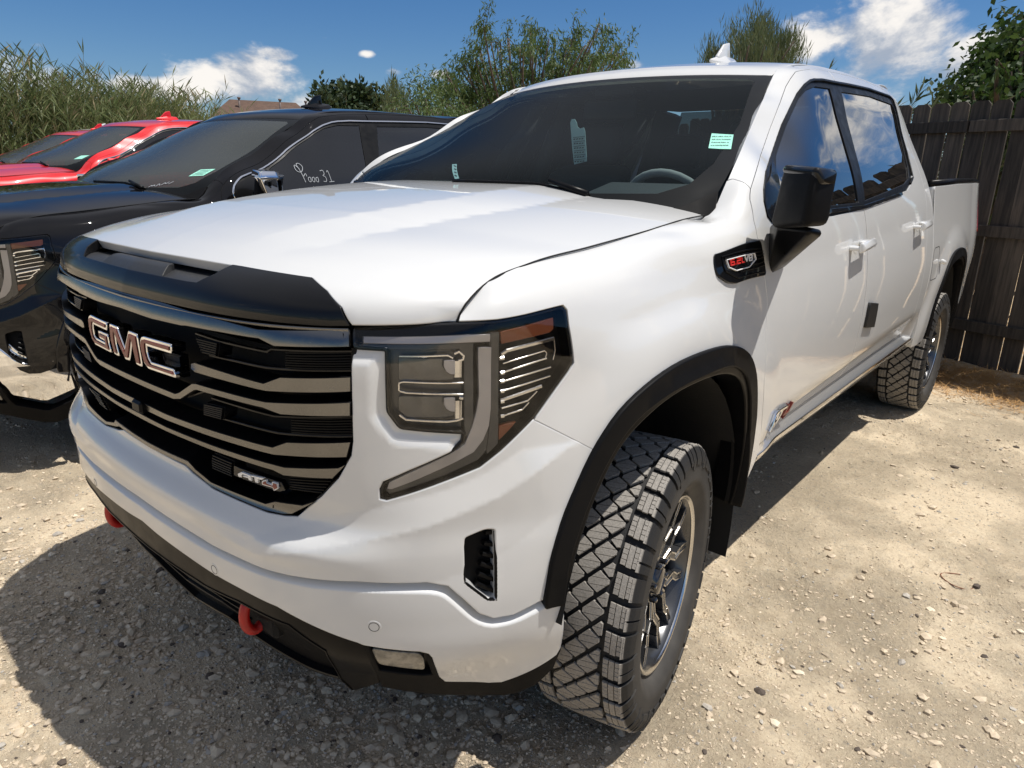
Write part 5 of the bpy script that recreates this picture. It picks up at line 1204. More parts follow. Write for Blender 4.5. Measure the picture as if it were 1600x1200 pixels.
# ================================================================ ground
def ground_mat():
    M = bpy.data.materials.new('caliche_ground'); M.use_nodes = True; nt = M.node_tree; N, L = nt.nodes, nt.links; b = N['Principled BSDF']; b.inputs['Roughness'].default_value = .93; b.inputs['Specular IOR Level'].default_value = .2
    tc = N.new('ShaderNodeTexCoord'); src = tc.outputs['Object']
    def noise(s, d=6, r=.6, w=None):
        n = N.new('ShaderNodeTexNoise'); n.inputs['Scale'].default_value = s; n.inputs['Detail'].default_value = d; n.inputs['Roughness'].default_value = r; L.new(src, n.inputs['Vector']); return n.outputs[0]
    def mr(x, a, b_, c=0., d=1.):
        k = N.new('ShaderNodeMapRange'); L.new(x, k.inputs[0]); k.inputs[1].default_value = a; k.inputs[2].default_value = b_; k.inputs[3].default_value = c; k.inputs[4].default_value = d; return k.outputs[0]
    def mix(f, a, b_):
        k = N.new('ShaderNodeMix'); k.data_type = 'RGBA'
        if isinstance(f, float): k.inputs[0].default_value = f
        else: L.new(f, k.inputs[0])
        for i, x in ((6, a), (7, b_)):
            if isinstance(x, tuple): k.inputs[i].default_value = (*x, 1)
            else: L.new(x, k.inputs[i])
        return k.outputs[2]
    c = mix(mr(noise(1.1, 5), .35, .65), (.77, .65, .47), (.74, .62, .44))
    c = mix(mr(noise(14, 8, .7), .38, .66), c, (.68, .555, .39))
    # darker, stonier patches
    c = mix(mr(noise(3.2, 6, .7), .52, .74, 0, .22), c, (.60, .49, .35))
    c = mix(mr(noise(60, 8, .8), .50, .58, 0, .55), c, (.50, .40, .285)); c = mix(mr(noise(85, 6, .8), .53, .60, 0, .6), c, (.80, .68, .51)); c = mix(mr(noise(32, 6, .75), .56, .63, 0, .4), c, (.40, .36, .30))
    # dry straw colour along the fence foot
    pos = N.new('ShaderNodeSeparateXYZ'); L.new(src, pos.inputs[0])
    ln = N.new('ShaderNodeMath'); ln.operation = 'MULTIPLY_ADD'; L.new(pos.outputs[0], ln.inputs[0]); ln.inputs[1].default_value = .29; L.new(pos.outputs[1], ln.inputs[2])
    st = mr(ln.outputs[0], 4.55, 5.1); nz = noise(5, 6, .7); m_ = N.new('ShaderNodeMath'); m_.operation = 'MULTIPLY'; L.new(st, m_.inputs[0]); L.new(mr(nz, .35, .6), m_.inputs[1])
    c = mix(m_.outputs[0], c, (.50, .31, .14))
    L.new(c, b.inputs['Base Color'])
    rough = mr(noise(1.7, 3), .40, .60, .35, 1.0)
    h = N.new('ShaderNodeMath'); h.operation = 'MULTIPLY_ADD'; L.new(noise(150, 6, .7), h.inputs[0]); h.inputs[1].default_value = .45; L.new(noise(46, 12, .78), h.inputs[2])
    hm = N.new('ShaderNodeMath'); hm.operation = 'MULTIPLY'; L.new(h.outputs[0], hm.inputs[0]); L.new(rough, hm.inputs[1])
    bp = N.new('ShaderNodeBump'); bp.inputs['Strength'].default_value = 1.0; bp.inputs['Distance'].default_value = .035; L.new(hm.outputs[0], bp.inputs['Height']); L.new(bp.outputs[0], b.inputs['Normal'])
    MATS['caliche_ground'] = M
ground_mat()
from mathutils import noise as mnoise
def vnoise(x, y, seed=0):
    """cheap tiled value noise on numpy arrays"""
    r = np.random.default_rng(seed); n = 256; tab = r.random((n, n)); xi, yi = np.floor(x).astype(int), np.floor(y).astype(int); fx, fy = x-xi, y-yi
    fx, fy = fx*fx*(3-2*fx), fy*fy*(3-2*fy); g = lambda a, b: tab[a % n, b % n]
    return (g(xi, yi)*(1-fx)+g(xi+1, yi)*fx)*(1-fy)+(g(xi, yi+1)*(1-fx)+g(xi+1, yi+1)*fx)*fy
def ground_h(x, y):
    x, y = np.asarray(x, float), np.asarray(y, float)
    h = (vnoise(x*1.3+50, y*1.3+50, 1)-.5)*.030+(vnoise(x*5+9, y*5+7, 2)-.5)*.012+((vnoise(x*17, y*17, 3)-.5)*.010+(vnoise(x*41, y*41, 4)-.5)*.011)*(.25+1.1*np.clip((vnoise(x*1.9+3, y*1.9, 6)-.35)*3, 0, 1))
    for wx in (-.872, .872):
        for wy in (0, 3.747):
            w = np.exp(-(((x-wx)/.20)**2+((y-wy)/.22)**2)**2); h = h*(1-w)+.002*w
    fade = np.clip((7.5-np.hypot(x-1, y-1))/1.5, 0, 1)
    # the bank the fence stands in
    e = (y+.29*x-5.30); h2 = .07*np.exp(-(e/.28)**2)*(.6+.8*vnoise(x*2.1, y*2.1, 5))
    return h*fade+h2*np.clip((8-np.hypot(x, y-5))/2, 0, 1)
def build_ground():
    # one sheet: fine mesh near, coarse towards the horizon
    def axis(lo, hi, c0, c1, step):
        a = list(np.arange(c0, c1, step)); b = []; s = step; x = c0
        while x > lo: s *= 1.18; x -= s; b.append(max(x, lo))
        d = []; s = step; x = c1
        while x < hi: s *= 1.18; x += s; d.append(min(x, hi))
        return np.array(b[::-1]+a+[c1]+d)
    X = axis(-1500, 1500, -3.2, 3.6, .0145); Y = axis(-1500, 1500, -1.9, 5.8, .0165)
    gx, gy = np.meshgrid(X, Y, indexing='ij'); z = ground_h(gx, gy)
    V = np.stack([gx, gy, z], -1).reshape(-1, 3); nx, ny = len(X), len(Y)
    i, j = np.meshgrid(np.arange(nx-1), np.arange(ny-1), indexing='ij'); a = (i*ny+j).ravel(); F = np.stack([a, a+ny, a+ny+1, a+1], 1)
    me = bpy.data.meshes.new('ground'); me.vertices.add(len(V)); me.vertices.foreach_set('co', V.ravel()); me.loops.add(F.size); me.loops.foreach_set('vertex_index', F.ravel().astype(np.int32))
    me.polygons.add(len(F)); me.polygons.foreach_set('loop_start', np.arange(0, F.size, 4, dtype=np.int32)); me.polygons.foreach_set('use_smooth', np.ones(len(F), bool)); me.update(calc_edges=True)
    me.materials.append(MATS['caliche_ground']); o = link(bpy.data.objects.new('ground', me)); o['kind'] = 'structure'; o['label'] = 'pale beige caliche gravel lot under the parked trucks'
def fast_mesh(name, V, F, m, fmat=None, mats=(), smooth=False):
    me = bpy.data.meshes.new(name); V = np.asarray(V, np.float32); F = np.asarray(F, np.int32); k = F.shape[1]
    me.vertices.add(len(V)); me.vertices.foreach_set('co', V.ravel()); me.loops.add(F.size); me.loops.foreach_set('vertex_index', F.ravel())
    me.polygons.add(len(F)); me.polygons.foreach_set('loop_start', np.arange(0, F.size, k, dtype=np.int32))
    if fmat is not None: me.polygons.foreach_set('material_index', np.asarray(fmat, np.int32))
    me.polygons.foreach_set('use_smooth', np.full(len(F), smooth)); me.update(calc_edges=True)
    me.materials.append(MATS[m]); [me.materials.append(MATS[q]) for q in mats]
    return link(bpy.data.objects.new(name, me))
def build_stones():
    mat('stone_tan', (.62, .515, .375), .9, bump=(60, .5, .003), colvar=(25, (.48, .39, .285), .4, .65)); mat('stone_grey', (.46, .42, .36), .88, bump=(60, .5, .003), colvar=(25, (.34, .31, .27), .4, .65)); mat('stone_pale', (.72, .62, .47), .9, bump=(60, .5, .003)); mat('stone_dark', (.09, .07, .055), .85)
    r = np.random.default_rng(11); bm = bmesh.new(); bmesh.ops.create_icosphere(bm, subdivisions=1, radius=1); base = np.array([v.co for v in bm.verts]); bf = np.array([[v.index for v in f.verts] for f in bm.faces]); bm.free()
    N_ = 60000
    # more stones in the coarse patch ahead of the bumper and in drifts elsewhere
    x = np.concatenate([r.uniform(-3.2, 4.2, N_//2), r.normal(-.1, .75, N_//4), r.uniform(-1.6, 3.0, N_//4)]); y = np.concatenate([r.uniform(-1.8, 5.3, N_//2), r.normal(-.6, .45, N_//4), r.uniform(-1.6, 1.5, N_//4)])
    keep = (vnoise(x*2.2+30, y*2.2+30, 8) > r.uniform(.1, .7, len(x))) | (r.random(len(x)) < .25)
    for wx in (-.872, .872):
        for wy in (0, 3.747): keep &= ~((np.abs(x-wx) < .16) & (np.abs(y-wy) < .14))
    x, y = x[keep], y[keep]; n = len(x)
    s = .0030+.0036*r.pareto(2.4, n)*.8; s = np.clip(s, .003, .017)
    V = base[None]*(1+r.uniform(-.28, .28, (n, len(base), 1))); V = V*np.stack([s*r.uniform(.8, 1.5, n), s*r.uniform(.7, 1.1, n), s*r.uniform(.45, .8, n)], 1)[:, None]
    a = r.uniform(0, 2*math.pi, n); c_, s_ = np.cos(a)[:, None], np.sin(a)[:, None]; V = np.stack([V[..., 0]*c_-V[..., 1]*s_, V[..., 0]*s_+V[..., 1]*c_, V[..., 2]], -1)
    V += np.stack([x, y, ground_h(x, y)+s*.12], 1)[:, None]
    F = (bf[None]+np.arange(n)[:, None, None]*len(base)).reshape(-1, 3); mi = np.repeat(r.choice(4, n, p=[.80, .10, .07, .03]), len(bf))
    # grit: tiny angular chips, thick in the rough patches
    G_ = 230000; gx = np.concatenate([r.uniform(-2.6, 3.2, G_//2), r.uniform(-1.9, 2.2, G_//2)]); gy = np.concatenate([r.uniform(-1.8, 3.6, G_//2), r.uniform(-1.8, .6, G_//2)]); k = vnoise(gx*1.9+3, gy*1.9, 6)*.6+vnoise(gx*7, gy*7, 12)*.4 > r.uniform(.22, .75, len(gx))
    for wx in (-.872, .872): k &= ~((np.abs(gx-wx) < .15) & (np.abs(gy) < .12))
    gx, gy = gx[k], gy[k]; q = len(gx); oc = np.array([(1, 0, 0), (-1, 0, 0), (0, 1, 0), (0, -1, 0), (0, 0, 1), (0, 0, -1)], float); of = np.array([(0, 2, 4), (2, 1, 4), (1, 3, 4), (3, 0, 4), (2, 0, 5), (1, 2, 5), (3, 1, 5), (0, 3, 5)])
    sz = np.clip(.0016+.0013*r.pareto(2.6, q), .0012, .0062); GV = oc[None]*(1+r.uniform(-.35, .35, (q, 6, 1)))*np.stack([sz*r.uniform(.8, 1.5, q), sz*r.uniform(.6, 1.1, q), sz*r.uniform(.5, 1.0, q)], 1)[:, None]
    a = r.uniform(0, 2*math.pi, q); c_, s_ = np.cos(a)[:, None], np.sin(a)[:, None]; GV = np.stack([GV[..., 0]*c_-GV[..., 1]*s_, GV[..., 0]*s_+GV[..., 1]*c_, GV[..., 2]], -1)+np.stack([gx, gy, ground_h(gx, gy)+sz*.25], 1)[:, None]
    o = fast_mesh('grit', GV.reshape(-1, 3), (of[None]+np.arange(q)[:, None, None]*6).reshape(-1, 3), 'stone_tan', np.repeat(r.choice(3, q, p=[.80, .12, .08]), 8), ('stone_grey', 'stone_pale')); o['kind'] = 'stuff'; o['label'] = 'fine angular grit strewn across the beige caliche lot'
    o = fast_mesh('gravel', V.reshape(-1, 3), F, 'stone_tan', mi, ('stone_grey', 'stone_pale', 'stone_dark')); o['kind'] = 'stuff'; o['label'] = 'loose gravel and small stones scattered over the beige lot'
    # dry grass thatch along the fence foot
    mat('straw', (.52, .30, .11), .8); n = 15000; x = r.uniform(-1.2, 3.4, n); y = 5.05-.29*x+r.normal(0, .26, n); k = y < 5.26-.29*x; x, y = x[k], y[k]; n = len(x)
    an = r.uniform(0, 2*math.pi, n); ln = r.uniform(.05, .16, n); z = ground_h(x, y)+r.uniform(.0, .02, n); up = r.uniform(0, .35, n)*ln
    A = np.stack([x, y, z], 1); B = A+np.stack([np.cos(an)*ln, np.sin(an)*ln, up], 1); w = np.stack([-np.sin(an), np.cos(an), 0*an], 1)*.0022
    V = np.stack([A-w, A+w, B], 1).reshape(-1, 3); o = fast_mesh('dry_grass', V, np.arange(len(V)).reshape(-1, 3), 'straw'); o['kind'] = 'stuff'; o['label'] = 'dry straw coloured grass matted along the foot of the fence'
    # a twist of rusty wire, as in the foreground right
    m = MB(); c = Vector((1.55, 1.38, .008)); m.tube([c+Vector((.06*math.cos(a)*(1+.06*math.sin(3*a)), .055*math.sin(a), .004+.004*math.sin(2*a))) for a in np.linspace(0, 4*math.pi*.93, 30)], .0016, 5)
    mat('rusty_wire', (.22, .08, .04), .8); o = m.build('wire_coil', 'rusty_wire'); tag(o, 'small coil of rusty wire lying on the gravel beside the white truck', 'wire')
def build_fence():
    woods = []
    for k, c in enumerate(((.040, .037, .034), (.054, .049, .044), (.032, .030, .028), (.068, .061, .053))):
        M = bpy.data.materials.new('weathered_board'); M.use_nodes = True; nt = M.node_tree; N, L = nt.nodes, nt.links; b = N['Principled BSDF']; b.inputs['Roughness'].default_value = .88; b.inputs['Specular IOR Level'].default_value = .25
        tc = N.new('ShaderNodeTexCoord'); oi = N.new('ShaderNodeObjectInfo'); ad = N.new('ShaderNodeVectorMath'); ad.operation = 'MULTIPLY_ADD'; L.new(tc.outputs['Object'], ad.inputs[0]); ad.inputs[1].default_value = (26, 26, 1.6)
        cb = N.new('ShaderNodeCombineXYZ'); mm = N.new('ShaderNodeMath'); mm.operation = 'MULTIPLY'; L.new(oi.outputs['Random'], mm.inputs[0]); mm.inputs[1].default_value = 60; L.new(mm.outputs[0], cb.inputs[0]); L.new(mm.outputs[0], cb.inputs[2]); L.new(cb.outputs[0], ad.inputs[2])
        n = N.new('ShaderNodeTexNoise'); n.inputs['Scale'].default_value = 1.6; n.inputs['Detail'].default_value = 9; n.inputs['Roughness'].default_value = .68; L.new(ad.outputs[0], n.inputs['Vector'])
        r = N.new('ShaderNodeMapRange'); L.new(n.outputs[0], r.inputs[0]); r.inputs[1].default_value = .38; r.inputs[2].default_value = .70
        mx = N.new('ShaderNodeMix'); mx.data_type = 'RGBA'; L.new(r.outputs[0], mx.inputs[0]); mx.inputs[6].default_value = (*c, 1); mx.inputs[7].default_value = (c[0]*2.6, c[1]*2.4, c[2]*2.2, 1)
        L.new(mx.outputs[2], b.inputs['Base Color']); bp = N.new('ShaderNodeBump'); bp.inputs['Strength'].default_value = .6; bp.inputs['Distance'].default_value = .004; L.new(n.outputs[0], bp.inputs['Height']); L.new(bp.outputs[0], b.inputs['Normal'])
        MATS['board%d' % k] = M; woods.append('board%d' % k)
    F = thing('fence', 'dark weathered dog-eared wooden privacy fence behind the parked trucks', 'fence', (1.464, 5.016, 0), math.atan2(.323, -1.10))
    # local x runs along the fence to the left of the picture, local y towards the lot is negative after the turn
    r = np.random.default_rng(5); x = -9.0
    def picket(w, h, k):
        c = .028; n = 5; V = []
        zs = [-.02, h*.25, h*.5, h*.75, h-c]; tw = r.normal(0, .0025, 6)
        for y in (0, .017):
            for i, z in enumerate(zs): V += [(-w/2+tw[i], y+tw[(i+2) % 5]*.6, z), (w/2+tw[i], y+tw[(i+2) % 5]*.6, z)]
            V += [(-w/2+c, y, h), (w/2-c, y, h)]
        Fc = []; m_ = 12
        for i in range(5): a = 2*i; Fc += [(a, a+1, a+3, a+2)[::-1], (m_+a, m_+a+1, m_+a+3, m_+a+2), (a, a+2, m_+a+2, m_+a), (a+1, m_+a+1, m_+a+3, a+3)]
        Fc += [(10, 11, m_+11, m_+10), (0, m_, m_+1, 1)]
        me = bpy.data.meshes.new('picket'); me.from_pydata(V, [], Fc); me.materials.append(MATS[woods[k]]); return me
    kinds = [picket(w, h, k % 4) for k, (w, h) in enumerate([(.138, 2.10), (.140, 2.12), (.136, 2.09), (.139, 2.13), (.141, 2.10), (.137, 2.07), (.139, 2.11), (.134, 2.095)])]
    while x < 17:
        k = int(r.integers(8)); me = kinds[k]; w = .139; x += w+max(.002, r.normal(.006, .005)); o = bpy.data.objects.new('picket', me); link(o, F); o.location = (x, .0, r.normal(0, .010)); o.rotation_euler = (r.normal(0, .004), r.normal(0, .006), r.normal(0, .01))
    for z in (1.885, 1.10, .345):
        a = -9.0
        while a < 17:
            m = MB(); m.box((a+1.22, .036, z+.037), (2.425, .036, .088), bev=.003); m.build('rail', woods[int(r.integers(3))], F).location = (0, 0, 0); a += 2.44
    a = -8
    while a < 17: m = MB(); m.box((a, -.07, 1.0), (.09, .09, 2.0), bev=.004); m.build('post', woods[1], F); a += 2.44
    # local +y must point away from the lot
    return F
build_ground(); build_stones(); FENCE = build_fence()
new_world(); ENV_DONE = True

# ================================================================ vegetation and the house behind
def leaf_mat(name, c1, c2, trans=.35):
    M = bpy.data.materials.new(name); M.use_nodes = True; nt = M.node_tree; N, L = nt.nodes, nt.links; N.clear(); out = N.new('ShaderNodeOutputMaterial')
    g = N.new('ShaderNodeNewGeometry'); mx = N.new('ShaderNodeMix'); mx.data_type = 'RGBA'; mx.inputs[6].default_value = (*c1, 1); mx.inputs[7].default_value = (*c2, 1); L.new(g.outputs['Random Per Island'], mx.inputs[0])
    b = N.new('ShaderNodeBsdfPrincipled'); b.inputs['Roughness'].default_value = .5; b.inputs['Specular IOR Level'].default_value = .35; L.new(mx.outputs[2], b.inputs['Base Color'])
    t = N.new('ShaderNodeBsdfTranslucent'); L.new(mx.outputs[2], t.inputs[0]); ms = N.new('ShaderNodeMixShader'); ms.inputs[0].default_value = trans; L.new(b.outputs[0], ms.inputs[1]); L.new(t.outputs[0], ms.inputs[2]); L.new(ms.outputs[0], out.inputs[0])
    MATS[name] = M
leaf_mat('mesquite_leaf', (.060, .105, .028), (.125, .175, .050)); leaf_mat('reed_leaf', (.085, .125, .040), (.20, .225, .095)); leaf_mat('reed_dry', (.20, .17, .085), (.32, .27, .16), .25)
leaf_mat('fig_leaf', (.022, .050, .012), (.055, .095, .022)); leaf_mat('cedar_leaf', (.016, .036, .014), (.04, .065, .022), .15); leaf_mat('tamarisk_leaf', (.075, .11, .045), (.14, .165, .075))
mat('bark', (.11, .085, .065), .9, bump=(30, .8, .01)); mat('reed_stem', (.22, .21, .09), .7)
def leaves(P, D, L_, W, droop=0., r=None, fold=False):
    """one kite-shaped leaf at each P along D"""
    n = len(P); D = D/np.maximum(np.linalg.norm(D, axis=1), 1e-9)[:, None]; q = r.normal(0, 1, (n, 3)); S = np.cross(D, q); S /= np.maximum(np.linalg.norm(S, axis=1), 1e-9)[:, None]
    L_ = np.broadcast_to(L_, n)[:, None]; W = np.broadcast_to(W, n)[:, None]; dr = np.array([0, 0, -1])*droop
    A = P; B = P+D*L_*.45+S*W+dr*L_*.15; C = P+D*L_+dr*L_*.6; E = P+D*L_*.45-S*W+dr*L_*.15
    return np.stack([A, B, C, E], 1).reshape(-1, 3), np.arange(n*4).reshape(-1, 4)
def tree(name, label, cat, base, clumps, leafm, seed, nleaf=9000, ll=(.05, .09), lw=.012, cl=.30, droop=.5, trunk=.10, group=None, z0=.4, sub=5, twig=.45, stems=1, up=0.):
    """clumps: list of (x, y, z) centres of foliage; limbs are grown from the trunk towards them"""
    r = np.random.default_rng(seed); T = thing(name, label, cat, base, 0, group); m = MB(); tips = []
    C = np.array(clumps, float); roots = [np.array([r.normal(0, .12)*(stems > 1), r.normal(0, .12)*(stems > 1), 0]) for _ in range(stems)]
    top = C[:, 2].max()
    for k, c in enumerate(C):
        b = roots[k % stems]; mid = b*.5+np.array([c[0]*.22, c[1]*.22, z0+.30*(c[2]-z0)])+r.normal(0, .08, 3); pts = []
        for t in np.linspace(0, 1, 9):
            q = (1-t)**2*b+2*t*(1-t)*mid+t*t*c; pts.append(q+r.normal(0, .03, 3)*(0 < t < 1))
        m.tube([Vector(q) for q in pts], [trunk*(1-t)**.9*.6+.012 for t in np.linspace(0, 1, 9)], 5); tips.append((pts[-1], (pts[-1]-pts[-3])))
        for _ in range(sub):
            i = int(r.integers(4, 9)); p = pts[min(i, 8)]; d = r.normal(0, 1, 3)+np.array([0, 0, .5+up]); d /= np.linalg.norm(d); L_ = twig*r.uniform(.5, 1.2); q2 = [p]
            for s_ in range(3): d = d+r.normal(0, .25, 3)-np.array([0, 0, .08*droop]); d /= np.linalg.norm(d); q2.append(q2[-1]+d*L_/3)
            m.tube([Vector(q) for q in q2], [.007, .005, .004, .002], 4); tips += [(q, d) for q in q2[1:]]
    m.build('trunk', 'bark', T)
    P0 = np.array([t[0] for t in tips]); D0 = np.array([t[1]/max(np.linalg.norm(t[1]), 1e-6) for t in tips]); wt = r.uniform(.2, 1, len(P0))**1.5; wt /= wt.sum(); k = r.choice(len(P0), nleaf, p=wt)
    g = r.normal(0, 1, (nleaf, 3)); g *= (r.random((nleaf, 1))**.6)/np.linalg.norm(g, axis=1)[:, None]
    P = P0[k]+g*cl*np.array([1, 1, 1.0]); D = r.normal(0, .55, (nleaf, 3))+D0[k]*.5+np.array([0, 0, up-droop]); V, F = leaves(P, D, r.uniform(*ll, nleaf), lw, droop*.5, r); fast_mesh('crown', V, F, leafm).parent = T
    return T
def reed_bed():
    r = np.random.default_rng(3); V, F, M_ = [], [], []; n0 = 0; path = np.array([(-15.0, -1.5), (-16.3, 3.6), (-17.2, 5.4), (-18.3, 6.9), (-22, 9.5), (-27, 12.5), (-33, 16.0)]); seg = np.linalg.norm(np.diff(path, axis=0), axis=1); cum = np.r_[0, np.cumsum(seg)]
    n = 3300; t = r.uniform(0, cum[-1], n); px_ = np.interp(t, cum, path[:, 0])+r.normal(0, .75, n)-.5; py_ = np.interp(t, cum, path[:, 1])+r.normal(0, .5, n)
    H = r.uniform(2.7, 3.75, n)*(1-.12*(t > 14))*(.92+.16*vnoise(t*.9, t*0, 4)); lean = r.normal([.03, .0], .06, (n, 2))
    # stems as thin three-sided prisms bending over at the top
    S = 6; tt = np.linspace(0, 1, S+1)[None, :, None]; base = np.stack([px_, py_, 0*px_], 1)[:, None]; L3 = np.stack([lean[:, 0], lean[:, 1], np.ones(n)], 1)[:, None]
    C = base+L3*H[:, None, None]*tt+np.stack([lean[:, 0]*1.4, lean[:, 1]*1.4, -.02*np.ones(n)], 1)[:, None]*(tt**3)*H[:, None, None]
    w = .011*(1-.7*tt[..., 0])[..., None]; tri = np.array([(1, 0, 0), (-.5, .87, 0), (-.5, -.87, 0)])
    SV = (C[:, :, None]+tri[None, None]*w[:, :, None]).reshape(-1, 3); idx = np.arange(n)[:, None, None]*(S+1)*3; i = np.arange(S)[None, :, None]*3; k = np.arange(3)[None, None]; k2 = (k+1) % 3
    SF = np.stack([idx+i+k, idx+i+k2, idx+i+3+k2, idx+i+3+k], -1).reshape(-1, 4)
    nl = 24; u = r.uniform(.22, 1.0, (n, nl)); j = np.minimum((u*S).astype(int), S-1); f = (u*S-j)[..., None]; ar = np.arange(n)[:, None]; P = (C[ar, j]*(1-f)+C[ar, j+1]*f).reshape(-1, 3)
    a = r.uniform(0, 2*math.pi, n*nl); D = np.stack([np.cos(a)+.1, np.sin(a), r.uniform(.6, 2.2, n*nl)], 1); LV, LF = leaves(P, D, r.uniform(.26, .55, n*nl), .016, .30, r)
    nS = len(SV); V = np.concatenate([SV, LV]); F = np.concatenate([SF, LF+nS]); lowd = (u.ravel() < .45) & (r.random(n*nl) < .45) | (r.random(n*nl) < .10); M_ = np.concatenate([np.zeros(len(SF), int), np.where(lowd, 2, 1)])
    o = fast_mesh('reed_bed', V, F, 'reed_stem', M_, ('reed_leaf', 'reed_dry')); o['kind'] = 'stuff'; o['label'] = 'dense bed of tall green giant reeds behind the red trucks'
def sprigs(base, n, h, lean, label, cat, seed, leafm='tamarisk_leaf', sp=.35, ll=.22):
    r = np.random.default_rng(seed); T = thing('shrub', label, cat, base); m = MB(); Ps, Ds = [], []
    for k in range(n):
        p = np.array([r.normal(0, sp), r.normal(0, .2), 0]); d = np.array([lean+r.normal(0, .12), r.normal(0, .08), 1.0]); pts = [p]
        hh = h*r.uniform(.7, 1.0)
        for i in range(7): d = d+np.array([lean*.10, 0, 0])+r.normal(0, .03, 3); pts.append(pts[-1]+d/np.linalg.norm(d)*hh/7)
        m.tube([Vector(q) for q in pts], [.010*(1-.8*i/7) for i in range(8)], 4)
        for _ in range(90): i = r.integers(3, 7); f = r.random(); Ps.append(pts[i]*(1-f)+pts[i+1]*f); Ds.append(np.array([lean*1.5+r.normal(0, .35), r.normal(0, .35), r.uniform(.3, 1.2)]))
    m.build('stems', 'bark', T); V, F = leaves(np.array(Ps), np.array(Ds), ll, .014, .3, r); fast_mesh('foliage', V, F, leafm).parent = T
reed_bed()
def sky_at(x, y, d):      # point at horizontal distance d along the direction of a spot above the fence, given as (bearing, rise)
    return (CAM_LOC[0]+d*x[0], CAM_LOC[1]+d*x[1], CAM_LOC[2]+d*y)
def crown_at(spots, d0, seed, jit=.8):
    """foliage clumps where the photograph shows them; depth is spread through the crown"""
    r = np.random.default_rng(seed); out = []
    for (X, Y) in spots:
        v = ray(X, Y); h = math.hypot(v[0], v[1]); d = d0+r.normal(0, jit); out.append((CAM_LOC[0]+v[0]/h*d, CAM_LOC[1]+v[1]/h*d, CAM_LOC[2]+v[2]/h*d))
    return out
def tree_at(name, label, spots, d0, seed, basexy, dup=1, **kw):
    r = np.random.default_rng(seed+100); cl = []
    for _ in range(dup): cl += crown_at([(x+r.normal(0, 7)*(_ > 0), y+r.normal(0, 6)*(_ > 0)) for x, y in spots], d0, seed+_)
    cl = [(x-basexy[0], y-basexy[1], z) for x, y, z in cl]
    return tree(name, label, 'tree', (basexy[0], basexy[1], 0), cl, seed=seed, **kw)
M1 = [(730, 95), (745, 70), (757, 52), (775, 65), (795, 60), (812, 75), (828, 48), (832, 70), (845, 90), (868, 62), (880, 85), (905, 50), (915, 70), (925, 95), (945, 62), (958, 75), (972, 95), (955, 105), (720, 110), (740, 120), (765, 110), (790, 105), (815, 115), (840, 120), (865, 110), (890, 105), (700, 125), (720, 145), (750, 150), (780, 140), (810, 145), (690, 160), (730, 170), (770, 165), (697, 118), (685, 135), (975, 82), (935, 45), (890, 60)]
tree_at('mesquite_tree', 'feathery green mesquite tree rising over the windshield of the white truck', M1, 14.5, 21, (-7.6, 9.9), dup=2, leafm='mesquite_leaf', nleaf=34000, ll=(.06, .13), lw=.0115, cl=.17, droop=.8, trunk=.075, z0=.9, sub=6, twig=.42)
tree_at('mesquite_tree', 'lower bushy mesquite at the left foot of the taller one', [(650, 165), (665, 155), (680, 168), (700, 178), (645, 178), (672, 180), (690, 190), (720, 185), (655, 190)], 12.5, 22, (-7.6, 7.9), dup=3, leafm='mesquite_leaf', nleaf=13000, ll=(.05, .10), lw=.010, cl=.25, droop=.4, trunk=.07, stems=3)
T2 = [(1120, 92), (1105, 96), (1150, 82), (1170, 72), (1185, 62), (1195, 70), (1210, 78), (1225, 68), (1240, 85), (1250, 92), (1160, 88), (1180, 80), (1205, 90), (1225, 92), (1190, 95), (1174, 60), (1215, 70)]
tree_at('tamarisk_tree', 'wispy grey green tree behind the roof antenna of the white truck', T2, 16, 23, (-4.7, 13.2), dup=2, leafm='tamarisk_leaf', nleaf=15000, ll=(.10, .24), lw=.0075, cl=.24, droop=-.5, up=.9, trunk=.10, z0=1.2)
F1 = [(1522, 122), (1535, 108), (1538, 128), (1548, 85), (1550, 110), (1562, 92), (1570, 78), (1580, 105), (1590, 70), (1598, 60), (1600, 95), (1610, 75), (1540, 135), (1560, 130), (1585, 135), (1605, 120), (1625, 60), (1640, 80), (1650, 110), (1630, 130), (1600, 140), (1660, 70), (1520, 142), (1575, 145), (1640, 45)]
tree_at('fig_tree', 'dark broad-leaved tree leaning over the fence at the right edge', F1, 10.8, 24, (.75, 9.3), dup=2, leafm='fig_leaf', nleaf=15000, ll=(.06, .12), lw=.028, cl=.26, droop=.3, trunk=.16, z0=.8)
E1 = [(500, 160), (512, 155), (525, 152), (540, 150), (555, 154), (570, 157), (585, 162), (595, 168), (510, 168), (530, 165), (550, 166), (575, 170), (540, 175)]
tree_at('evergreen_tree', 'far dark rounded evergreen above the roof of the black truck', E1, 46, 25, (-35, 26.5), dup=3, leafm='cedar_leaf', nleaf=15000, ll=(.22, .5), lw=.10, cl=.65, droop=.0, trunk=.35, twig=1.0, z0=1.5)
tree_at('tamarisk_tree', 'small wispy green treetop just left of the mesquites', [(612, 160), (618, 170), (626, 175), (635, 178), (605, 172), (615, 150)], 21, 26, (-14.7, 12.6), dup=2, leafm='tamarisk_leaf', nleaf=2600, ll=(.14, .30), lw=.012, cl=.25, droop=-.5, up=1.0, trunk=.05)
sprigs((-.10, 8.1, 0), 46, 2.80, .20, 'leaning willowy sprigs above the fence beside the dark tree', 'shrub', 31, sp=.55)
sprigs((-1.5, 9.6, 0), 3, 3.28, .02, 'lone leafy shoot peeking over the rear of the white cab roof', 'shrub', 32, sp=.06, ll=.07, leafm='fig_leaf')
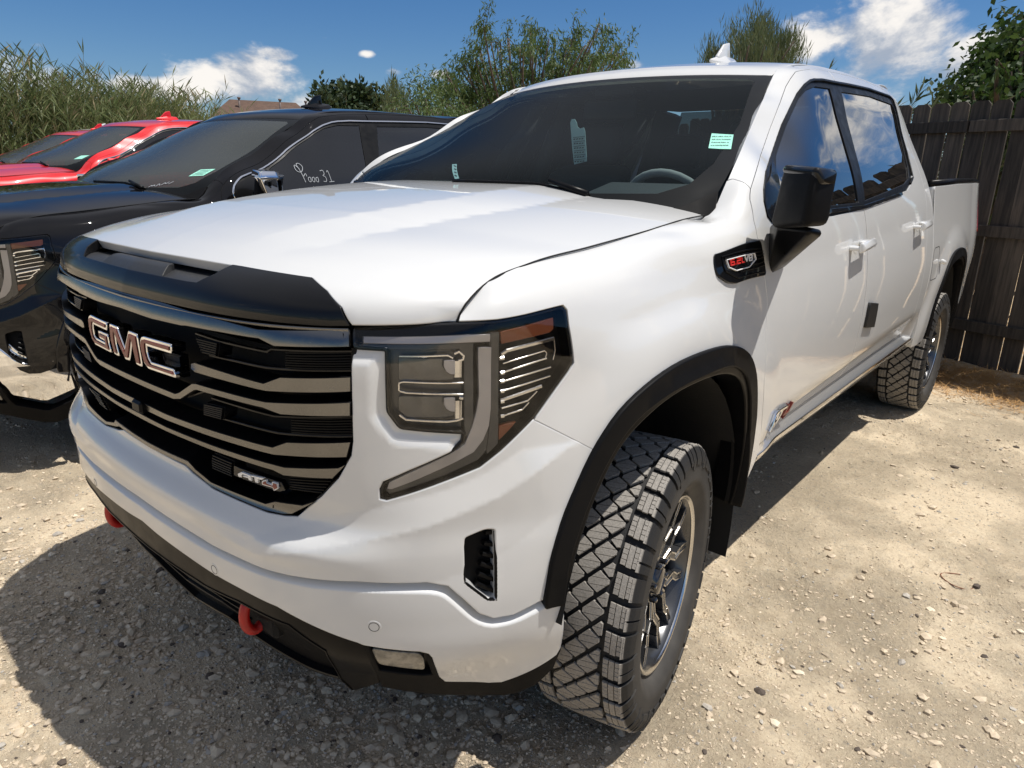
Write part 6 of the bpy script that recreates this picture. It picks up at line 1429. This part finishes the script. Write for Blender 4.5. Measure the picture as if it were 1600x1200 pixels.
def house():
    mat('brown_shingle', (.115, .070, .050), .9, bump=(8, .6, .05), colvar=(3, (.09, .055, .04), .4, .6)); mat('tan_wall', (.45, .38, .30), .9); mat('vent_metal', (.14, .11, .10), .6)
    H = thing('house', 'distant house with a brown hipped roof and vent pipes', 'house', (-49.6, 29.6, .55), math.radians(59))
    m = MB(); m.box((0, 0, 1.2), (9.6, 8.0, 3.6)); m.build('wall', 'tan_wall', H)
    m = MB(); a, b_, z0, z1 = 5.3, 4.5, 3.0, 5.95; m.add([(-a, -b_, z0), (a, -b_, z0), (a, b_, z0), (-a, b_, z0), (-2.4, 0, z1), (2.4, 0, z1), (-a, -b_, z0-.2), (a, -b_, z0-.2), (a, b_, z0-.2), (-a, b_, z0-.2)], [(0, 1, 5, 4), (1, 2, 5), (2, 3, 4, 5), (3, 0, 4), (0, 6, 7, 1), (1, 7, 8, 2), (2, 8, 9, 3), (3, 9, 6, 0), (6, 9, 8, 7)]); rf = m.build('roof', 'brown_shingle', H)
    for x, y in ((-1.7, -.9), (1.2, -1.2), (3.1, -.6)):
        m = MB(); m.tube([(x, y, 4.6), (x, y, 5.95)], .07, 8); m.tube([(x, y, 5.95), (x, y, 6.07)], .12, 8); m.build('vent_pipe', 'vent_metal', rf)
house()

# ================================================================ assembly
T, P, hood, ctx = build_pickup()
build_cabin(T, P, ctx)
w0, tsrc = make_wheel(T, (.878, .015, .419), 1, STEER)
make_wheel(T, (-.872, 0, .419), -1, STEER, tyre_src=tsrc)
make_wheel(T, (.872, 3.747, .419), 1, 0, tyre_src=tsrc)
make_wheel(T, (-.872, 3.747, .419), -1, 0, tyre_src=tsrc)
# ---------------------------------------------------------------- papers and tags on the white truck's windscreen
def ws_at(pts): return WS.inv(pts)
st = panel('inspection_sticker', WS, ws_at([(1112, 209), (1146, 211), (1142, 233.5), (1107, 232)]), 'label_green', P['windshield'], res=.05, off=.0015, depth=.0005, side='R', ch=.0003)
m = MB(); r_ = random.Random(4)
for row in range(4):
    y = 214+row*4.6; x = 1113-row*.8
    while x < 1141-row: w_ = r_.uniform(1.0, 3.0); strip(m, WS, ws_at([(x, y+.9), (x+w_*.5, y-.9+r_.random()), (x+w_, y+1.0)]), .0022, .0004, .0021, res=.05); x += w_+r_.uniform(.6, 2.0)
m.build('sticker_writing', 'ink', st)['kind'] = 'stuff'
sb = panel('barcode_label', WS, ws_at([(706, 255), (713, 254.5), (716.5, 277), (710, 278)]), 'paper_tag', P['windshield'], res=.05, off=-.004, depth=.0005, side='R', ch=.0003)
m = MB()
for k in range(4): strip(m, WS, ws_at([(709+k*.3, 257+k*5), (712+k*.4, 259+k*5)]), .004, .0004, -.0034, res=.05)
m.build('label_marks', 'ink', sb)['kind'] = 'stuff'
# paper tag hanging from the rear-view mirror
tg = thing('hang_tag', 'long pale green paper tag hanging from the mirror inside the windshield', 'tag')
def tagpt(x, y): return at(x, y, y=1.02)
TP = [(891, 192), (893, 186), (898, 186), (901, 192), (902, 198), (906, 201), (912, 199), (914, 205), (917, 252), (897, 257), (894, 230)]
Pt = [tagpt(*p) for p in TP]; n = len(Pt)
V = [tuple(p) for p in Pt]+[tuple(p+np.array([0, .002, 0])) for p in Pt]
mesh_obj('tag_card', V, [tuple(range(n))[::-1], tuple(range(n, 2*n))]+[(i, (i+1) % n, n+(i+1) % n, n+i) for i in range(n)], 'paper_tag', tg, smooth=False)
m = MB()
for k in range(6):
    y = 213+k*7; a, b = tagpt(896+k*.4, y+2), tagpt(914+k*.3, y); a[1] -= .003; b[1] -= .003; m.tube([Vector(a), Vector(b)], .0012, 4)
    for q in range(4):
        a, b = tagpt(897+q*4.2+k*.3, y+5-q*.3), tagpt(899+q*4.2+k*.3, y+4.2-q*.3); a[1] -= .003; b[1] -= .003; m.tube([Vector(a), Vector(b)], .0022, 4)
m.build('tag_print', 'ink', tg)['kind'] = 'stuff'
# ---------------------------------------------------------------- the neighbours: the same kind of truck in other trims
def kids(o): return [c for c in bpy.data.objects if c.parent == o]
SRC = {}
for o in bpy.data.objects:
    if o.parent: SRC.setdefault(o.parent, []).append(o)
def copy_tree(o, swap, skip, parent=None, depth=0, per={}):
    c = o.copy(); COL.objects.link(c); c.parent = parent
    nm = o.name.split('.')[0]
    if o.type == 'MESH':
        for s in range(len(o.data.materials)):
            k = o.data.materials[s].name.split('.')[0]; t = per.get(nm, {}).get(k) or per.get(nm, {}).get('*') or swap.get(k)
            if t: c.material_slots[s].link = 'OBJECT'; c.material_slots[s].material = MATS[t]
    for ch in SRC.get(o, []):
        if ch.name.split('.')[0] in skip: continue
        copy_tree(ch, swap, skip, c, depth+1, per)
    return c
SKIP = {'tow_hook', 'hook_bracket', 'skid_plate', 'door_strip', 'inspection_sticker', 'barcode_label', 'emblem_letter', 'grille_badge_letter', 'grille_badge_plate', 'scoop_floor', 'scoop_tab', 'fender_badge', 'insert_rib', 'handle_cup', 'flare_lip', 'parking_sensor', 'projector_cell'}
BLK = {'white_paint': 'black_paint', 'windshield_glass': 'windshield_dusty'}
PERB = {'window_trim': {'*': 'chrome'}, 'mirror_cap': {'*': 'chrome'}, 'lower_bumper': {'*': 'chrome'}, 'lamp_louvre': {'*': 'chrome'}, 'arch_flare': {'*': 'black_paint'}, 'sill_moulding': {'*': 'chrome'}, 'grille_bar': {'*': 'chrome'}}
def neighbour(swap, per, loc, label, skip=SKIP, dz=-.065):
    N_ = copy_tree(T, swap, skip, None, 0, per); N_.name = 'pickup_truck'; N_.location = (loc[0], loc[1], dz); N_.rotation_euler = (0, 0, loc[2]); N_['label'] = label; N_['group'] = 'pickup trucks parked side by side'
    for w in [c for c in N_.children if c.name.startswith('wheel') and c.type == 'EMPTY']: w.location.z -= dz; w.rotation_euler.z = 0 if w.location.x > 0 else math.pi
    for c in N_.children:
        if c.name.startswith('door_mirror'):
            c.location.y = .24
            if c.location.x > .1: c.location.x = 0; c.rotation_euler.z = 0
    return N_
T['group'] = 'pickup trucks parked side by side'
BK = neighbour(BLK, PERB, BLACK_AT, 'glossy black pickup truck with chrome mirrors and chrome window trim parked beside the white one')

RED = {'white_paint': 'red_paint', 'gloss_black': 'red_paint', 'windshield_glass': 'windshield_dusty'}
PERR = {'window_trim': {'*': 'chrome'}, 'mirror_cap': {'*': 'red_paint'}, 'mirror_housing': {'*': 'red_paint'}, 'arch_flare': {'*': 'red_paint'}, 'lower_bumper': {'*': 'chrome'}, 'roof_ditch_moulding': {'*': 'red_paint'}, 'lamp_louvre': {'*': 'chrome'}}
def on_truck(o, tr): o.parent = tr; return o
def scrawl(surf, org, sx, sy, lst, tr, name, w=.004, off=.002, m='chalk'):
    mb = MB()
    for st in lst: strip(mb, surf, [(org[0]+x*sx, org[1]+y*sy) for x, y in smooth_line(st, 2)], w, .0012, off, res=.01)
    o = mb.build(name, m, tr); o['kind'] = 'stuff'; return o
for c in BK.children:
    if c.name.startswith('lower_bumper'): c.location.z += .065
for sg in (1,):
    o = rhull('mirror_trim', [(1.03, .60, 1.500), (1.175, .545, 1.497), (1.18, .64, 1.497), (1.03, .76, 1.500), (1.03, .60, 1.530), (1.17, .55, 1.522), (1.175, .63, 1.522), (1.03, .75, 1.528)], .012, 'chrome', BK)
    rhull('mirror_trim', [(1.172, .55, 1.50), (1.180, .63, 1.50), (1.178, .585, 1.40), (1.180, .64, 1.42), (1.155, .545, 1.50), (1.160, .56, 1.45)], .010, 'chrome', BK)
g = next(c for c in BK.children if c.name.startswith('front_door'))
scrawl(SHELL, (u_y(1.02), 1.475), .062, .07, [[(.1, 1.1), (-.3, 1.5), (-.4, .9), (.2, .8), (.6, 1.3), (.3, 1.6), (-.1, 1.5), (.1, 1.0), (.25, 0)], [(.25, .5), (.6, .8), (.6, .5)],
    [(.95, .45), (.7, .4), (.65, .1), (.9, 0), (1.0, .3), (.95, .45)], [(1.4, .45), (1.15, .4), (1.1, .1), (1.35, 0), (1.45, .3), (1.4, .45)], [(1.85, .45), (1.6, .4), (1.55, .1), (1.8, 0), (1.9, .3), (1.85, .45)],
    [(2.4, 1.0), (2.8, 1.1), (2.85, .7), (2.5, .6), (2.9, .5), (2.85, .05), (2.45, .1)], [(3.2, .9), (3.4, 1.15), (3.45, .05)], [(3.15, .05), (3.8, .1)]], g, 'window_writing', off=-.008)
scrawl(WS, (.60, .10), .045, .05, [[(0, 0), (.3, .5), (.4, .1), (.7, .6), (.8, .2)], [(1.1, .2), (1.3, .9), (1.6, .4)], [(1.8, .5), (2.1, 1.2), (2.3, .7), (2.6, 1.3)], [(2.8, .8), (3.2, 1.4)]], BK, 'windshield_writing')
for tr in (BK,):
    o = panel('windshield_label', WS, [(.80, .235), (.895, .25), (.905, .33), (.81, .315)], 'label_green', tr, res=.05, off=.002, depth=.0005, side='R', ch=.0003)
    mb = MB(); [strip(mb, WS, [(.815+.002*k, .25+.017*k), (.885+.002*k, .262+.017*k)], .003, .0004, .0026, res=.05) for k in range(4)]; mb.build('label_print', 'ink', o)['kind'] = 'stuff'
R1 = neighbour(RED, PERR, RED_AT[0], 'bright red pickup truck directly behind the black truck with a dusty windshield', skip=SKIP | {'underbody'}, dz=.04)
o = panel('windshield_label', WS, [(.80, .235), (.895, .25), (.905, .33), (.81, .315)], 'label_green', R1, res=.05, off=.002, depth=.0005, side='R', ch=.0003)
R2 = neighbour(RED, PERR, RED_AT[1], 'second red pickup truck at the left edge cut off by the frame', skip=SKIP | {'underbody'}, dz=.05)
neighbour({'windshield_glass': 'windshield_dusty'}, {}, WHITE_AT[0], 'white pickup truck of which little more than the roof shows behind the red trucks', skip=SKIP | {'underbody'}, dz=.17)
